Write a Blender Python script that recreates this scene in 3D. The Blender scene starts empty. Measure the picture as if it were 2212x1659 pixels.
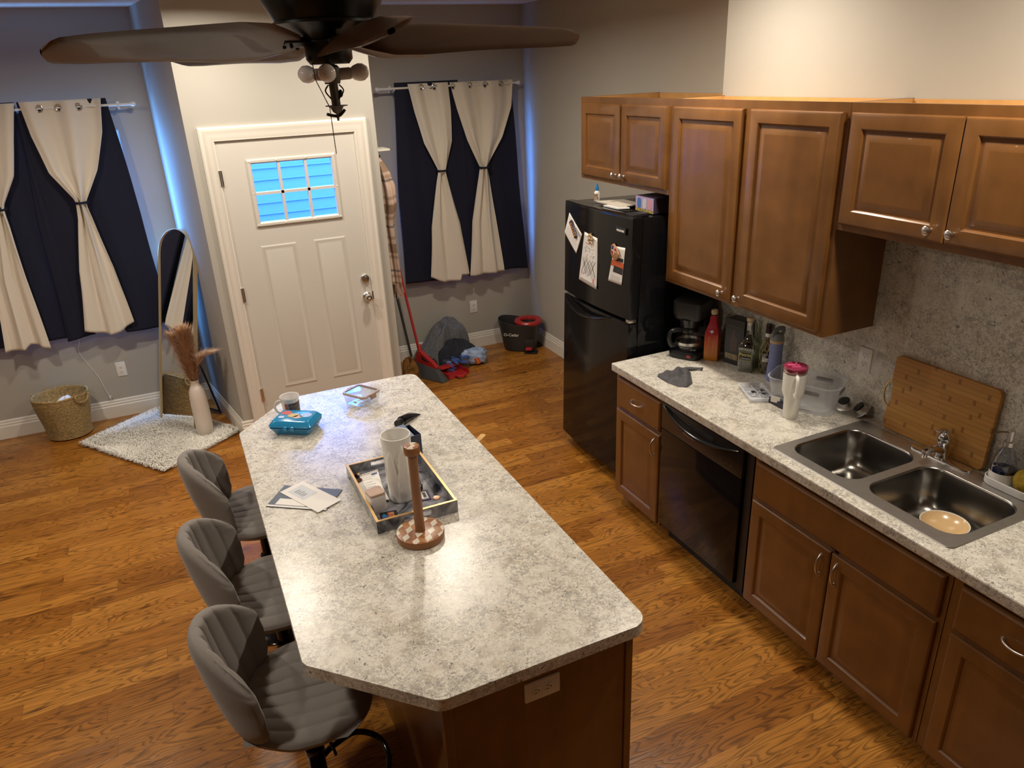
import bpy, bmesh, math, random
from mathutils import Vector, Matrix
PI = math.pi
SC = bpy.context.scene
COL = SC.collection
rnd = random.Random(7)

# ------------------------------------------------------------------ camera
cam_d = bpy.data.cameras.new('camera')
cam_d.sensor_width = 36.0
cam_d.lens = 1591.1 / 2212 * 36.0
cam_d.clip_start = 0.05
cam = bpy.data.objects.new('camera', cam_d)
COL.objects.link(cam)
_yaw, _pit, _rol = [math.radians(a) for a in (23.92033505, 22.95557903, -2.55010599)]
_f = Vector((math.sin(_yaw) * math.cos(_pit), math.cos(_yaw) * math.cos(_pit), -math.sin(_pit)))
_r = Vector((math.cos(_yaw), -math.sin(_yaw), 0))
_u = _r.cross(_f)
_R = math.cos(_rol) * _r + math.sin(_rol) * _u
_U = -math.sin(_rol) * _r + math.cos(_rol) * _u
cam.matrix_world = Matrix(((_R.x, _U.x, -_f.x, -2.11585), (_R.y, _U.y, -_f.y, -3.35008), (_R.z, _U.z, -_f.z, 2.47233), (0, 0, 0, 1)))
SC.camera = cam

# ------------------------------------------------------------------ world, lights, exposure
SC.view_settings.view_transform = 'Standard'
SC.view_settings.look = 'None'
SC.view_settings.gamma = 1.0
SC.view_settings.use_curve_mapping = False
SC.view_settings.exposure = 0.22
wd = bpy.data.worlds.new('daylight')
SC.world = wd
wd.use_nodes = True
wd.node_tree.nodes['Background'].inputs[0].default_value = (0.06, 0.25, 1.0, 1)
wd.node_tree.nodes['Background'].inputs[1].default_value = 22.0

def downlight(x, y, power, size=0.16, color=(1.0, 0.80, 0.55), z=2.985, spread=180):
    d = bpy.data.lights.new('ceiling_lamp', 'AREA')
    d.shape = 'DISK'; d.size = size; d.energy = power; d.color = color
    d.spread = math.radians(spread)
    o = bpy.data.objects.new('ceiling_lamp', d); COL.objects.link(o)
    o.location = (x, y, z)
    return o
WARM = (1.0, 0.90, 0.765)
for (x, y, p) in ((-0.63, 1.32, 20), (-1.83, 1.42, 18), (0.06, -0.45, 19), (0.06, -2.05, 18), (-3.3, 0.9, 24), (-3.2, -1.4, 19)):
    downlight(x, y, p, color=WARM, spread=165)
def window_light(x, y, z, w, h, power):
    d = bpy.data.lights.new('window_daylight', 'AREA'); d.shape = 'RECTANGLE'; d.size = w; d.size_y = h
    d.energy = power; d.color = (0.14, 0.42, 1.0)
    o = bpy.data.objects.new('window_daylight', d); COL.objects.link(o)
    o.location = (x, y, z); o.rotation_euler = (PI / 2, 0, PI)   # faces -Y, into the room
    o.rotation_euler = (-PI / 2, 0, 0)
    return o
window_light(-2.86, 3.045, 1.60, 1.00, 1.18, 105)
window_light(0.28, 3.045, 1.60, 0.95, 1.18, 9)

# ------------------------------------------------------------------ materials
def newmat(name):
    m = bpy.data.materials.new(name); m.use_nodes = True
    nt = m.node_tree; b = nt.nodes['Principled BSDF']
    return m, nt, b
def mat(name, col, rough=0.5, metal=0.0, spec=0.5, coat=0.0, noise=0.0, nscale=12.0, bump=0.0, bscale=200.0, sheen=0.0, emit=None, estr=0.0):
    m, nt, b = newmat(name)
    b.inputs['Base Color'].default_value = (*col, 1)
    b.inputs['Roughness'].default_value = rough
    b.inputs['Metallic'].default_value = metal
    b.inputs['Specular IOR Level'].default_value = spec
    b.inputs['Coat Weight'].default_value = coat
    b.inputs['Sheen Weight'].default_value = sheen
    if emit:
        b.inputs['Emission Color'].default_value = (*emit, 1); b.inputs['Emission Strength'].default_value = estr
    N = nt.nodes.new; L = nt.links.new
    if noise or bump:
        tc = N('ShaderNodeTexCoord')
    if noise:
        n = N('ShaderNodeTexNoise'); n.inputs['Scale'].default_value = nscale; n.inputs['Detail'].default_value = 5
        L(tc.outputs['Object'], n.inputs['Vector'])
        r = N('ShaderNodeValToRGB')
        r.color_ramp.elements[0].position = 0.3; r.color_ramp.elements[1].position = 0.72
        r.color_ramp.elements[0].color = (*[c * (1 - noise) for c in col], 1)
        r.color_ramp.elements[1].color = (*[min(1, c * (1 + noise * 0.7)) for c in col], 1)
        L(n.outputs['Fac'], r.inputs['Fac']); L(r.outputs['Color'], b.inputs['Base Color'])
    if bump:
        n2 = N('ShaderNodeTexNoise'); n2.inputs['Scale'].default_value = bscale; n2.inputs['Detail'].default_value = 3
        L(tc.outputs['Object'], n2.inputs['Vector'])
        bp = N('ShaderNodeBump'); bp.inputs['Strength'].default_value = bump; bp.inputs['Distance'].default_value = 0.004
        L(n2.outputs['Fac'], bp.inputs['Height']); L(bp.outputs['Normal'], b.inputs['Normal'])
    return m
def glassmat(name, tint=(1, 1, 1), rough=0.02, alpha=0.12, edge=1.0):
    m = bpy.data.materials.new(name); m.use_nodes = True
    nt = m.node_tree; nt.nodes.clear(); N = nt.nodes.new; L = nt.links.new
    out = N('ShaderNodeOutputMaterial'); tr = N('ShaderNodeBsdfTransparent'); tr.inputs[0].default_value = (*tint, 1)
    gl = N('ShaderNodeBsdfGlossy'); gl.inputs['Roughness'].default_value = rough
    fr = N('ShaderNodeLayerWeight'); fr.inputs['Blend'].default_value = 0.25
    mr = N('ShaderNodeMapRange'); mr.inputs['To Min'].default_value = alpha * 0.35; mr.inputs['To Max'].default_value = min(0.9, alpha * 3 * edge + 0.25)
    L(fr.outputs['Facing'], mr.inputs['Value'])
    mx = N('ShaderNodeMixShader'); L(mr.outputs[0], mx.inputs[0]); L(tr.outputs[0], mx.inputs[1]); L(gl.outputs[0], mx.inputs[2])
    L(mx.outputs[0], out.inputs[0])
    return m
def frosted(name, col, alpha):
    m = bpy.data.materials.new(name); m.use_nodes = True
    nt = m.node_tree; b = nt.nodes['Principled BSDF']
    b.inputs['Base Color'].default_value = (*col, 1); b.inputs['Roughness'].default_value = 0.35; b.inputs['Alpha'].default_value = alpha
    return m

def math_node(nt, op, a, b=None, c=None):
    n = nt.nodes.new('ShaderNodeMath'); n.operation = op
    for i, v in enumerate((a, b, c)):
        if v is None: continue
        if isinstance(v, (int, float)): n.inputs[i].default_value = v
        else: nt.links.new(v, n.inputs[i])
    return n.outputs[0]

def floor_mat():
    m, nt, b = newmat('oak_floor'); N = nt.nodes.new; L = nt.links.new
    tc = N('ShaderNodeTexCoord'); sp = N('ShaderNodeSeparateXYZ'); L(tc.outputs['Object'], sp.inputs[0])
    W = 0.098; LEN = 0.95
    ys = math_node(nt, 'DIVIDE', sp.outputs['Y'], W)
    row = math_node(nt, 'FLOOR', ys); fy = math_node(nt, 'FRACT', ys)
    wn = N('ShaderNodeTexWhiteNoise'); wn.noise_dimensions = '1D'; L(row, wn.inputs['W'])
    xs = math_node(nt, 'ADD', math_node(nt, 'DIVIDE', sp.outputs['X'], LEN), math_node(nt, 'MULTIPLY', wn.outputs['Value'], 9.0))
    colm = math_node(nt, 'FLOOR', xs); fx = math_node(nt, 'FRACT', xs)
    cid = N('ShaderNodeCombineXYZ'); L(row, cid.inputs[0]); L(colm, cid.inputs[1])
    w2 = N('ShaderNodeTexWhiteNoise'); w2.noise_dimensions = '3D'; L(cid.outputs[0], w2.inputs['Vector'])
    # grain coordinates: stretched along the plank, shifted per plank
    gx = math_node(nt, 'ADD', math_node(nt, 'MULTIPLY', sp.outputs['X'], 1.6), math_node(nt, 'MULTIPLY', w2.outputs['Value'], 37.0))
    gy = math_node(nt, 'ADD', math_node(nt, 'MULTIPLY', sp.outputs['Y'], 11.0), math_node(nt, 'MULTIPLY', w2.outputs['Value'], 91.0))
    gv = N('ShaderNodeCombineXYZ'); L(gx, gv.inputs[0]); L(gy, gv.inputs[1])
    n1 = N('ShaderNodeTexNoise'); n1.inputs['Scale'].default_value = 1.15; n1.inputs['Detail'].default_value = 1.5; n1.inputs['Distortion'].default_value = 0.35
    L(gv.outputs[0], n1.inputs['Vector'])
    rings = math_node(nt, 'FRACT', math_node(nt, 'MULTIPLY', n1.outputs['Fac'], 20.0))
    rr = N('ShaderNodeValToRGB'); e = rr.color_ramp.elements
    e[0].position = 0.0; e[0].color = (0.18, 0.18, 0.18, 1); e[1].position = 0.42; e[1].color = (1, 1, 1, 1)
    e2 = e.new(0.86); e2.color = (0.96, 0.96, 0.96, 1); e3 = e.new(1.0); e3.color = (0.18, 0.18, 0.18, 1)
    L(rings, rr.inputs['Fac'])
    # fine streaks
    sv = N('ShaderNodeCombineXYZ'); L(math_node(nt, 'MULTIPLY', gx, 2.5), sv.inputs[0]); L(math_node(nt, 'MULTIPLY', gy, 14.0), sv.inputs[1])
    n2 = N('ShaderNodeTexNoise'); n2.inputs['Scale'].default_value = 1.0; n2.inputs['Detail'].default_value = 4; L(sv.outputs[0], n2.inputs['Vector'])
    # knots and dark streaks
    n3 = N('ShaderNodeTexNoise'); n3.inputs['Scale'].default_value = 1.3; n3.inputs['Detail'].default_value = 5; n3.inputs['Roughness'].default_value = 0.65; L(gv.outputs[0], n3.inputs['Vector'])
    kr = N('ShaderNodeValToRGB'); k = kr.color_ramp.elements; k[0].position = 0.57; k[0].color = (1, 1, 1, 1); k[1].position = 0.70; k[1].color = (0.22, 0.15, 0.11, 1)
    L(n3.outputs['Fac'], kr.inputs['Fac'])
    base = N('ShaderNodeValToRGB'); be = base.color_ramp.elements
    be[0].position = 0.0; be[0].color = (0.31, 0.112, 0.0145, 1); be[1].position = 1.0; be[1].color = (0.54, 0.235, 0.040, 1)
    bm_ = be.new(0.5); bm_.color = (0.43, 0.170, 0.025, 1)
    L(w2.outputs['Value'], base.inputs['Fac'])
    def mul(a, c, f):
        x = N('ShaderNodeMix'); x.data_type = 'RGBA'; x.blend_type = 'MULTIPLY'; x.inputs['Factor'].default_value = f
        L(a, x.inputs['A']); L(c, x.inputs['B']); return x.outputs['Result']
    c1 = mul(base.outputs['Color'], rr.outputs['Color'], 0.70)
    sr = N('ShaderNodeValToRGB'); sr.color_ramp.elements[0].position = 0.25; sr.color_ramp.elements[0].color = (0.62, 0.55, 0.5, 1); sr.color_ramp.elements[1].position = 0.6; sr.color_ramp.elements[1].color = (1, 1, 1, 1)
    L(n2.outputs['Fac'], sr.inputs['Fac'])
    c2 = mul(c1, sr.outputs['Color'], 0.75); c3 = mul(c2, kr.outputs['Color'], 0.85)
    # gaps
    ga = math_node(nt, 'LESS_THAN', fy, 0.012); gb = math_node(nt, 'LESS_THAN', fx, 0.0018)
    gap = math_node(nt, 'MAXIMUM', ga, gb)
    mx = N('ShaderNodeMix'); mx.data_type = 'RGBA'; L(math_node(nt, 'MULTIPLY', gap, 0.6), mx.inputs['Factor']); L(c3, mx.inputs['A']); mx.inputs['B'].default_value = (0.05, 0.018, 0.006, 1)
    L(mx.outputs['Result'], b.inputs['Base Color'])
    b.inputs['Roughness'].default_value = 0.30; b.inputs['Specular IOR Level'].default_value = 0.45
    bp = N('ShaderNodeBump'); bp.inputs['Strength'].default_value = 0.12; bp.inputs['Distance'].default_value = 0.002
    L(rr.outputs['Color'], bp.inputs['Height']); L(bp.outputs['Normal'], b.inputs['Normal'])
    return m

def laminate_mat():
    m, nt, b = newmat('speckled_laminate'); N = nt.nodes.new; L = nt.links.new
    tc = N('ShaderNodeTexCoord'); V = tc.outputs['Object']
    def noise(s, d, rough=0.55, dist=0.0, off=0):
        n = N('ShaderNodeTexNoise'); n.inputs['Scale'].default_value = s; n.inputs['Detail'].default_value = d
        n.inputs['Roughness'].default_value = rough; n.inputs['Distortion'].default_value = dist
        mp = N('ShaderNodeMapping'); mp.inputs['Location'].default_value = (off, off * 1.7, off * .6); L(V, mp.inputs[0]); L(mp.outputs[0], n.inputs['Vector']); return n.outputs['Fac']
    def ramp(f, *st):
        r = N('ShaderNodeValToRGB'); e = r.color_ramp.elements
        e[0].position, e[0].color = st[0][0], (*st[0][1], 1); e[1].position, e[1].color = st[-1][0], (*st[-1][1], 1)
        for p, c in st[1:-1]: x = e.new(p); x.color = (*c, 1)
        L(f, r.inputs['Fac']); return r.outputs['Color']
    def mixc(f, a, c, bt='MIX'):
        x = N('ShaderNodeMix'); x.data_type = 'RGBA'; x.blend_type = bt
        if isinstance(f, float): x.inputs['Factor'].default_value = f
        else: L(f, x.inputs['Factor'])
        for k, v in (('A', a), ('B', c)):
            if isinstance(v, tuple): x.inputs[k].default_value = (*v, 1)
            else: L(v, x.inputs[k])
        return x.outputs['Result']
    base = ramp(noise(14, 6, .65, .6), (0.28, (0.40, 0.365, 0.30)), (0.42, (0.57, 0.535, 0.45)), (0.52, (0.70, 0.665, 0.58)), (0.70, (0.75, 0.72, 0.63)))
    tan = ramp(noise(7, 5, .6, .5, 3), (0.52, (0, 0, 0)), (0.66, (1, 1, 1)))
    c = mixc(math_node(nt, 'MULTIPLY', tan, 0.30), base, (0.47, 0.35, 0.21))
    area = ramp(noise(7, 4, .55, .4, 11), (0.38, (0.28, 0.28, 0.28)), (0.56, (1, 1, 1)))
    g = ramp(noise(52, 4, .6, 1.5, 7), (0.50, (0, 0, 0)), (0.545, (1, 1, 1)))
    c = mixc(math_node(nt, 'MULTIPLY', math_node(nt, 'MULTIPLY', g, area), 0.54), c, (0.265, 0.253, 0.245))
    lt = ramp(noise(46, 3, .6, 1.5, 31), (0.54, (0, 0, 0)), (0.59, (1, 1, 1)))
    c = mixc(math_node(nt, 'MULTIPLY', lt, 0.80), c, (0.76, 0.735, 0.645))
    s1 = math_node(nt, 'ABSOLUTE', math_node(nt, 'SUBTRACT', noise(38, 2, .5, 2.6, 15), 0.5))
    sq = ramp(s1, (0.010, (1, 1, 1)), (0.026, (0, 0, 0)))
    c = mixc(math_node(nt, 'MULTIPLY', math_node(nt, 'MULTIPLY', sq, area), 0.68), c, (0.150, 0.140, 0.132))
    dk = ramp(noise(62, 3, .6, 1.7, 23), (0.635, (0, 0, 0)), (0.665, (1, 1, 1)))
    c = mixc(math_node(nt, 'MULTIPLY', dk, 0.85), c, (0.065, 0.063, 0.070))
    L(c, b.inputs['Base Color'])
    b.inputs['Roughness'].default_value = 0.27; b.inputs['Specular IOR Level'].default_value = 0.7
    bp = N('ShaderNodeBump'); bp.inputs['Strength'].default_value = 0.10; bp.inputs['Distance'].default_value = 0.002
    L(noise(70, 2), bp.inputs['Height']); L(bp.outputs['Normal'], b.inputs['Normal'])
    return m

def wood_mat(name, ca, cb, rough=0.35, axis='Z', scale=1.0, coat=0.0, grain=0.35):
    m, nt, b = newmat(name); N = nt.nodes.new; L = nt.links.new
    tc = N('ShaderNodeTexCoord'); mp = N('ShaderNodeMapping')
    s = {'Z': (26, 26, 1.6), 'X': (1.6, 26, 26), 'Y': (26, 1.6, 26)}[axis]
    mp.inputs['Scale'].default_value = tuple(v * scale for v in s); L(tc.outputs['Object'], mp.inputs[0])
    n = N('ShaderNodeTexNoise'); n.inputs['Scale'].default_value = 1.0; n.inputs['Detail'].default_value = 5; n.inputs['Distortion'].default_value = 0.4; L(mp.outputs[0], n.inputs['Vector'])
    n2 = N('ShaderNodeTexNoise'); n2.inputs['Scale'].default_value = 7.0; n2.inputs['Detail'].default_value = 4; L(tc.outputs['Object'], n2.inputs['Vector'])
    f = math_node(nt, 'ADD', math_node(nt, 'MULTIPLY', n.outputs['Fac'], grain), math_node(nt, 'MULTIPLY', n2.outputs['Fac'], 1 - grain))
    r = N('ShaderNodeValToRGB'); r.color_ramp.elements[0].position = 0.33; r.color_ramp.elements[0].color = (*ca, 1)
    r.color_ramp.elements[1].position = 0.68; r.color_ramp.elements[1].color = (*cb, 1)
    L(f, r.inputs['Fac']); L(r.outputs['Color'], b.inputs['Base Color'])
    b.inputs['Roughness'].default_value = rough; b.inputs['Coat Weight'].default_value = coat
    return m

MT = dict(
    floor=floor_mat(), lam=laminate_mat(),
    wall=mat('wall_paint', (0.435, 0.412, 0.362), 0.75, noise=0.02, nscale=3),
    ceil=mat('ceiling_paint', (0.78, 0.74, 0.68), 0.85),
    trim=mat('white_trim_paint', (0.76, 0.72, 0.64), 0.38),
    door=mat('door_paint', (0.62, 0.59, 0.53), 0.42),
    cab=wood_mat('stained_maple', (0.145, 0.060, 0.0155), (0.222, 0.096, 0.026), 0.30, 'Z', 0.6, 0.15, 0.35),
    raw=wood_mat('raw_birch', (0.50, 0.27, 0.085), (0.62, 0.36, 0.13), 0.55, 'Y'),
    nickel=mat('brushed_nickel', (0.62, 0.60, 0.57), 0.28, 1.0),
    chrome=mat('chrome', (0.72, 0.72, 0.74), 0.08, 1.0),
    steel=mat('stainless_steel', (0.52, 0.50, 0.47), 0.42, 1.0, noise=0.06, nscale=30),
    bowl=mat('shaded_steel_bowl', (0.27, 0.26, 0.24), 0.24, 1.0, noise=0.06, nscale=30),  # rim steel darkened: the bowls' dark reflections are put into the colour
    black=mat('black_gloss', (0.006, 0.006, 0.007), 0.10, spec=0.32),
    blackm=mat('black_matte', (0.012, 0.012, 0.013), 0.45),
    blackp=mat('black_plastic', (0.010, 0.010, 0.011), 0.25),
    white=mat('white_plastic', (0.80, 0.78, 0.73), 0.35),
    dark=mat('dark_slot', (0.015, 0.013, 0.012), 0.6),
    stool=mat('grey_stool_fabric', (0.205, 0.183, 0.163), 0.85, sheen=0.25, bump=0.25, bscale=420),
    curtw=mat('white_curtain_fabric', (0.76, 0.70, 0.60), 0.85, bump=0.12, bscale=350, sheen=0.1),
    navy=mat('navy_curtain_fabric', (0.0022, 0.0042, 0.022), 0.8, bump=0.12, bscale=350),
    rod=mat('white_rod', (0.80, 0.78, 0.74), 0.25),
    ring=mat('grommet_metal', (0.75, 0.75, 0.76), 0.15, 1.0),
    mirror=mat('mirror_glass', (0.92, 0.93, 0.93), 0.012, 1.0),
    gold=mat('gold_frame', (0.66, 0.53, 0.32), 0.35, 0.5),
    glass=glassmat('clear_glass', (0.97, 0.98, 0.99), 0.02, 0.10),
    pane=glassmat('door_pane_glass', (0.97, 0.99, 1.0), 0.01, 0.05),
    rope=mat('seagrass_rope', (0.40, 0.27, 0.105), 0.7, noise=0.45, nscale=70, bump=0.5, bscale=150),
    fur=mat('white_fur', (0.90, 0.87, 0.79), 0.8, noise=0.08, nscale=14, sheen=0.3),
    ceram=mat('white_glazed_ceramic', (0.82, 0.80, 0.75), 0.20, coat=0.2),
    matcer=mat('cream_ceramic', (0.74, 0.66, 0.58), 0.25),
    blade=wood_mat('walnut_blade', (0.045, 0.018, 0.008), (0.10, 0.042, 0.016), 0.33, 'X', 1.0, 0.15),
    fanm=mat('bronze_fan_housing', (0.011, 0.011, 0.009), 0.32, 0.3),
    bulb=mat('opal_bulb_glass', (0.90, 0.84, 0.80), 0.10, coat=0.3),
    grey=mat('grey_metal', (0.16, 0.16, 0.145), 0.45, 0.4),
    paper=mat('white_paper', (0.80, 0.78, 0.74), 0.7),
    ink=mat('dark_ink', (0.05, 0.05, 0.06), 0.7),
    inkg=mat('grey_ink', (0.48, 0.46, 0.44), 0.7),
    red=mat('red_plastic', (0.42, 0.022, 0.022), 0.32),
    bristle=mat('grey_bristles', (0.055, 0.057, 0.06), 0.7),
    bucket=mat('charcoal_plastic', (0.028, 0.028, 0.030), 0.42),
    bamboo=wood_mat('bamboo', (0.36, 0.165, 0.045), (0.47, 0.23, 0.07), 0.45, 'Y', 0.8),
    teak=wood_mat('acacia_wood', (0.22, 0.085, 0.03), (0.34, 0.145, 0.055), 0.35, 'Z', 1.2),
)

# ------------------------------------------------------------------ mesh helpers
def world_mat(o):
    m = o.matrix_basis.copy()
    while o.parent:
        o = o.parent; m = o.matrix_basis @ m
    return m
class MB:
    def __init__(s): s.v = []; s.f = []; s.mi = []
    def add(s, vs, fs, M=None, mi=0):
        o = len(s.v)
        s.v += [(M @ Vector(p)) if M is not None else Vector(p) for p in vs]
        for f in fs: s.f.append(tuple(i + o for i in f)); s.mi.append(mi)
        return s
    def box(s, x0, x1, y0, y1, z0, z1, b=0.0, M=None, mi=0):
        if b <= 0:
            vs = [(x, y, z) for z in (z0, z1) for y in (y0, y1) for x in (x0, x1)]
            return s.add(vs, [(0, 2, 3, 1), (4, 5, 7, 6), (0, 1, 5, 4), (2, 6, 7, 3), (0, 4, 6, 2), (1, 3, 7, 5)], M, mi)
        bm = bmesh.new(); bmesh.ops.create_cube(bm, size=1.0)
        for v in bm.verts: v.co = Vector(((x0 + x1) / 2 + v.co.x * (x1 - x0), (y0 + y1) / 2 + v.co.y * (y1 - y0), (z0 + z1) / 2 + v.co.z * (z1 - z0)))
        bmesh.ops.bevel(bm, geom=list(bm.edges), offset=b, segments=2, profile=0.5, affect='EDGES', clamp_overlap=True)
        bm.verts.index_update()
        s.add([tuple(v.co) for v in bm.verts], [tuple(v.index for v in f.verts) for f in bm.faces], M, mi); bm.free(); return s
    def lathe(s, prof, seg=32, M=None, mi=0, a0=0.0, a1=2 * PI):
        closed = abs(a1 - a0 - 2 * PI) < 1e-6
        n = seg if closed else seg + 1
        vs = []; rows = []
        for (r, z) in prof:
            if r < 1e-6: rows.append([len(vs)] * n); vs.append((0, 0, z))
            else:
                rows.append(list(range(len(vs), len(vs) + n)))
                for i in range(n):
                    a = a0 + (a1 - a0) * i / seg; vs.append((r * math.cos(a), r * math.sin(a), z))
        fs = []
        for a, b in zip(rows, rows[1:]):
            for i in range(seg):
                j = (i + 1) % n
                q = [a[i], a[j], b[j], b[i]]; q2 = []
                for k in q:
                    if k not in q2: q2.append(k)
                if len(q2) >= 3: fs.append(tuple(q2))
        return s.add(vs, fs, M, mi)
    def tube(s, pts, r, seg=10, closed=False, M=None, mi=0, caps=True, flat=1.0):
        P = [Vector(p) for p in pts]; n = len(P)
        rs = r if isinstance(r, (list, tuple)) else [r] * n
        vs = []; up = Vector((0, 0, 1)); prev = None
        for i in range(n):
            a = P[(i - 1) % n] if (closed or i > 0) else P[i]; b = P[(i + 1) % n] if (closed or i < n - 1) else P[i]
            t = (b - a).normalized()
            if prev is None:
                x = t.cross(up)
                if x.length < 1e-3: x = t.cross(Vector((1, 0, 0)))
                x.normalize()
            else:
                x = prev - t * prev.dot(t); x.normalize()
            prev = x; y = t.cross(x)
            for k in range(seg):
                an = 2 * PI * k / seg; vs.append(P[i] + x * (math.cos(an) * rs[i]) + y * (math.sin(an) * rs[i] * flat))
        fs = []
        for i in range(n if closed else n - 1):
            j = (i + 1) % n
            for k in range(seg):
                l = (k + 1) % seg; fs.append((i * seg + k, i * seg + l, j * seg + l, j * seg + k))
        if caps and not closed:
            fs.append(tuple(range(seg - 1, -1, -1))); fs.append(tuple((n - 1) * seg + k for k in range(seg)))
        return s.add(vs, fs, M, mi)
    def prism(s, out, z0, z1, b=0.0, M=None, mi=0):
        n = len(out); loops = []
        if b > 0: loops = [(0, z0), (0, z1 - b), (b * 0.3, z1 - b * 0.3), (b, z1)]
        else: loops = [(0, z0), (0, z1)]
        vs = []
        for ins, z in loops:
            o = inset(out, ins) if ins else out
            vs += [(x, y, z) for x, y in o]
        fs = [tuple(range(n - 1, -1, -1))]
        for k in range(len(loops) - 1):
            for i in range(n): j = (i + 1) % n; fs.append((k * n + i, k * n + j, (k + 1) * n + j, (k + 1) * n + i))
        fs.append(tuple((len(loops) - 1) * n + i for i in range(n)))
        return s.add(vs, fs, M, mi)
    def grid(s, fn, nu, nv, M=None, mi=0, cu=False, skip=None):
        vs = [fn(i / (nu if cu else nu - 1), j / (nv - 1)) for j in range(nv) for i in range(nu)]
        fs = []
        for j in range(nv - 1):
            for i in range(nu if cu else nu - 1):
                k = (i + 1) % nu; q = (j * nu + i, j * nu + k, (j + 1) * nu + k, (j + 1) * nu + i)
                if skip:
                    c = sum((Vector(vs[t]) for t in q), Vector()) / 4
                    if skip(c): continue
                fs.append(q)
        return s.add(vs, fs, M, mi)
    def rings(s, loops, M=None, mi=0, cap0=True, cap1=True):
        n = len(loops[0]); vs = [p for l in loops for p in l]; fs = []
        for k in range(len(loops) - 1):
            for i in range(n): j = (i + 1) % n; fs.append((k * n + i, k * n + j, (k + 1) * n + j, (k + 1) * n + i))
        if cap0: fs.append(tuple(range(n - 1, -1, -1)))
        if cap1: fs.append(tuple((len(loops) - 1) * n + i for i in range(n)))
        return s.add(vs, fs, M, mi)
    def ball(s, c, r, seg=16, M=None, mi=0, sx=1, sy=1, sz=1):
        T = Matrix.Translation(c) @ Matrix.Diagonal((sx, sy, sz, 1))
        if M is not None: T = M @ T
        return s.lathe([(r * math.sin(PI * i / 10), -r * math.cos(PI * i / 10)) for i in range(11)], seg, T, mi)
    def build(s, name, m, parent=None, world=False, smooth=40, normals=True, solid=0.0):
        me = bpy.data.meshes.new(name)
        V = s.v
        if world and parent is not None:
            inv = world_mat(parent).inverted(); V = [inv @ p for p in V]
        me.from_pydata([tuple(p) for p in V], [], s.f)
        ms = m if isinstance(m, (list, tuple)) else [m]
        for x in ms: me.materials.append(MT[x] if isinstance(x, str) else x)
        if len(ms) > 1: me.polygons.foreach_set('material_index', s.mi)
        if normals:
            bm = bmesh.new(); bm.from_mesh(me); bmesh.ops.recalc_face_normals(bm, faces=bm.faces); bm.to_mesh(me); bm.free()
        if smooth:
            me.polygons.foreach_set('use_smooth', [True] * len(me.polygons)); me.set_sharp_from_angle(angle=math.radians(smooth))
        me.update()
        o = bpy.data.objects.new(name, me); COL.objects.link(o)
        if parent is not None: o.parent = parent
        if solid:
            md = o.modifiers.new('thickness', 'SOLIDIFY'); md.thickness = solid; md.offset = 0
        return o
def inset(out, d):
    n = len(out); res = []
    A = sum(out[i][0] * out[(i + 1) % n][1] - out[(i + 1) % n][0] * out[i][1] for i in range(n))
    sg = 1 if A > 0 else -1
    for i in range(n):
        p, q, r = Vector(out[i - 1]), Vector(out[i]), Vector(out[(i + 1) % n])
        a = (q - p).normalized(); b = (r - q).normalized()
        na = Vector((-a.y, a.x)) * sg; nb = Vector((-b.y, b.x)) * sg
        k = 1 + na.dot(nb); off = (na + nb) * (d / k if k > 0.15 else d)
        res.append((q.x + off.x, q.y + off.y))
    return res
def rrect(x0, x1, y0, y1, r, n=5):
    pts = []
    for cx, cy, a in ((x1 - r, y0 + r, -PI / 2), (x1 - r, y1 - r, 0), (x0 + r, y1 - r, PI / 2), (x0 + r, y0 + r, PI)):
        for i in range(n + 1): t = a + PI / 2 * i / n; pts.append((cx + r * math.cos(t), cy + r * math.sin(t)))
    return pts
def round_poly(pts, rs, n=6):
    out = []; N = len(pts)
    for i in range(N):
        p, q, s = Vector(pts[i - 1]), Vector(pts[i]), Vector(pts[(i + 1) % N]); r = rs[i] if isinstance(rs, (list, tuple)) else rs
        a = (p - q).normalized(); b = (s - q).normalized(); th = a.angle(b); d = r / math.tan(th / 2)
        c = q + (a + b).normalized() * (r / math.sin(th / 2)); u = q + a * d - c; w = q + b * d - c
        a0 = math.atan2(u.y, u.x); a1 = math.atan2(w.y, w.x)
        while a1 - a0 > PI: a1 -= 2 * PI
        while a1 - a0 < -PI: a1 += 2 * PI
        for k in range(n + 1): t = a0 + (a1 - a0) * k / n; out.append((c.x + r * math.cos(t), c.y + r * math.sin(t)))
    return out
def T(x, y, z): return Matrix.Translation((x, y, z))
def RX(d): return Matrix.Rotation(math.radians(d), 4, 'X')
def RY(d): return Matrix.Rotation(math.radians(d), 4, 'Y')
def RZ(d): return Matrix.Rotation(math.radians(d), 4, 'Z')
def ss(a, b, x):
    t = max(0.0, min(1.0, (x - a) / (b - a))); return t * t * (3 - 2 * t)
def interp(tab, z):
    # piecewise smooth interpolation over a table sorted by key
    if z <= tab[0][0]: return tab[0][1:]
    for a, b in zip(tab, tab[1:]):
        if z <= b[0]:
            t = (z - a[0]) / (b[0] - a[0]); return tuple(p + (q - p) * t for p, q in zip(a[1:], b[1:]))
    return tab[-1][1:]
def spline(pts, n=8):
    P = [Vector(p) for p in pts]; out = []
    for i in range(len(P) - 1):
        a = P[max(i - 1, 0)]; b = P[i]; c = P[i + 1]; d = P[min(i + 2, len(P) - 1)]
        for k in range(n):
            t = k / n
            out.append(0.5 * ((2 * b) + (c - a) * t + (2 * a - 5 * b + 4 * c - d) * t * t + (3 * b - a - 3 * c + d) * t ** 3))
    out.append(P[-1]); return out

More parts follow.
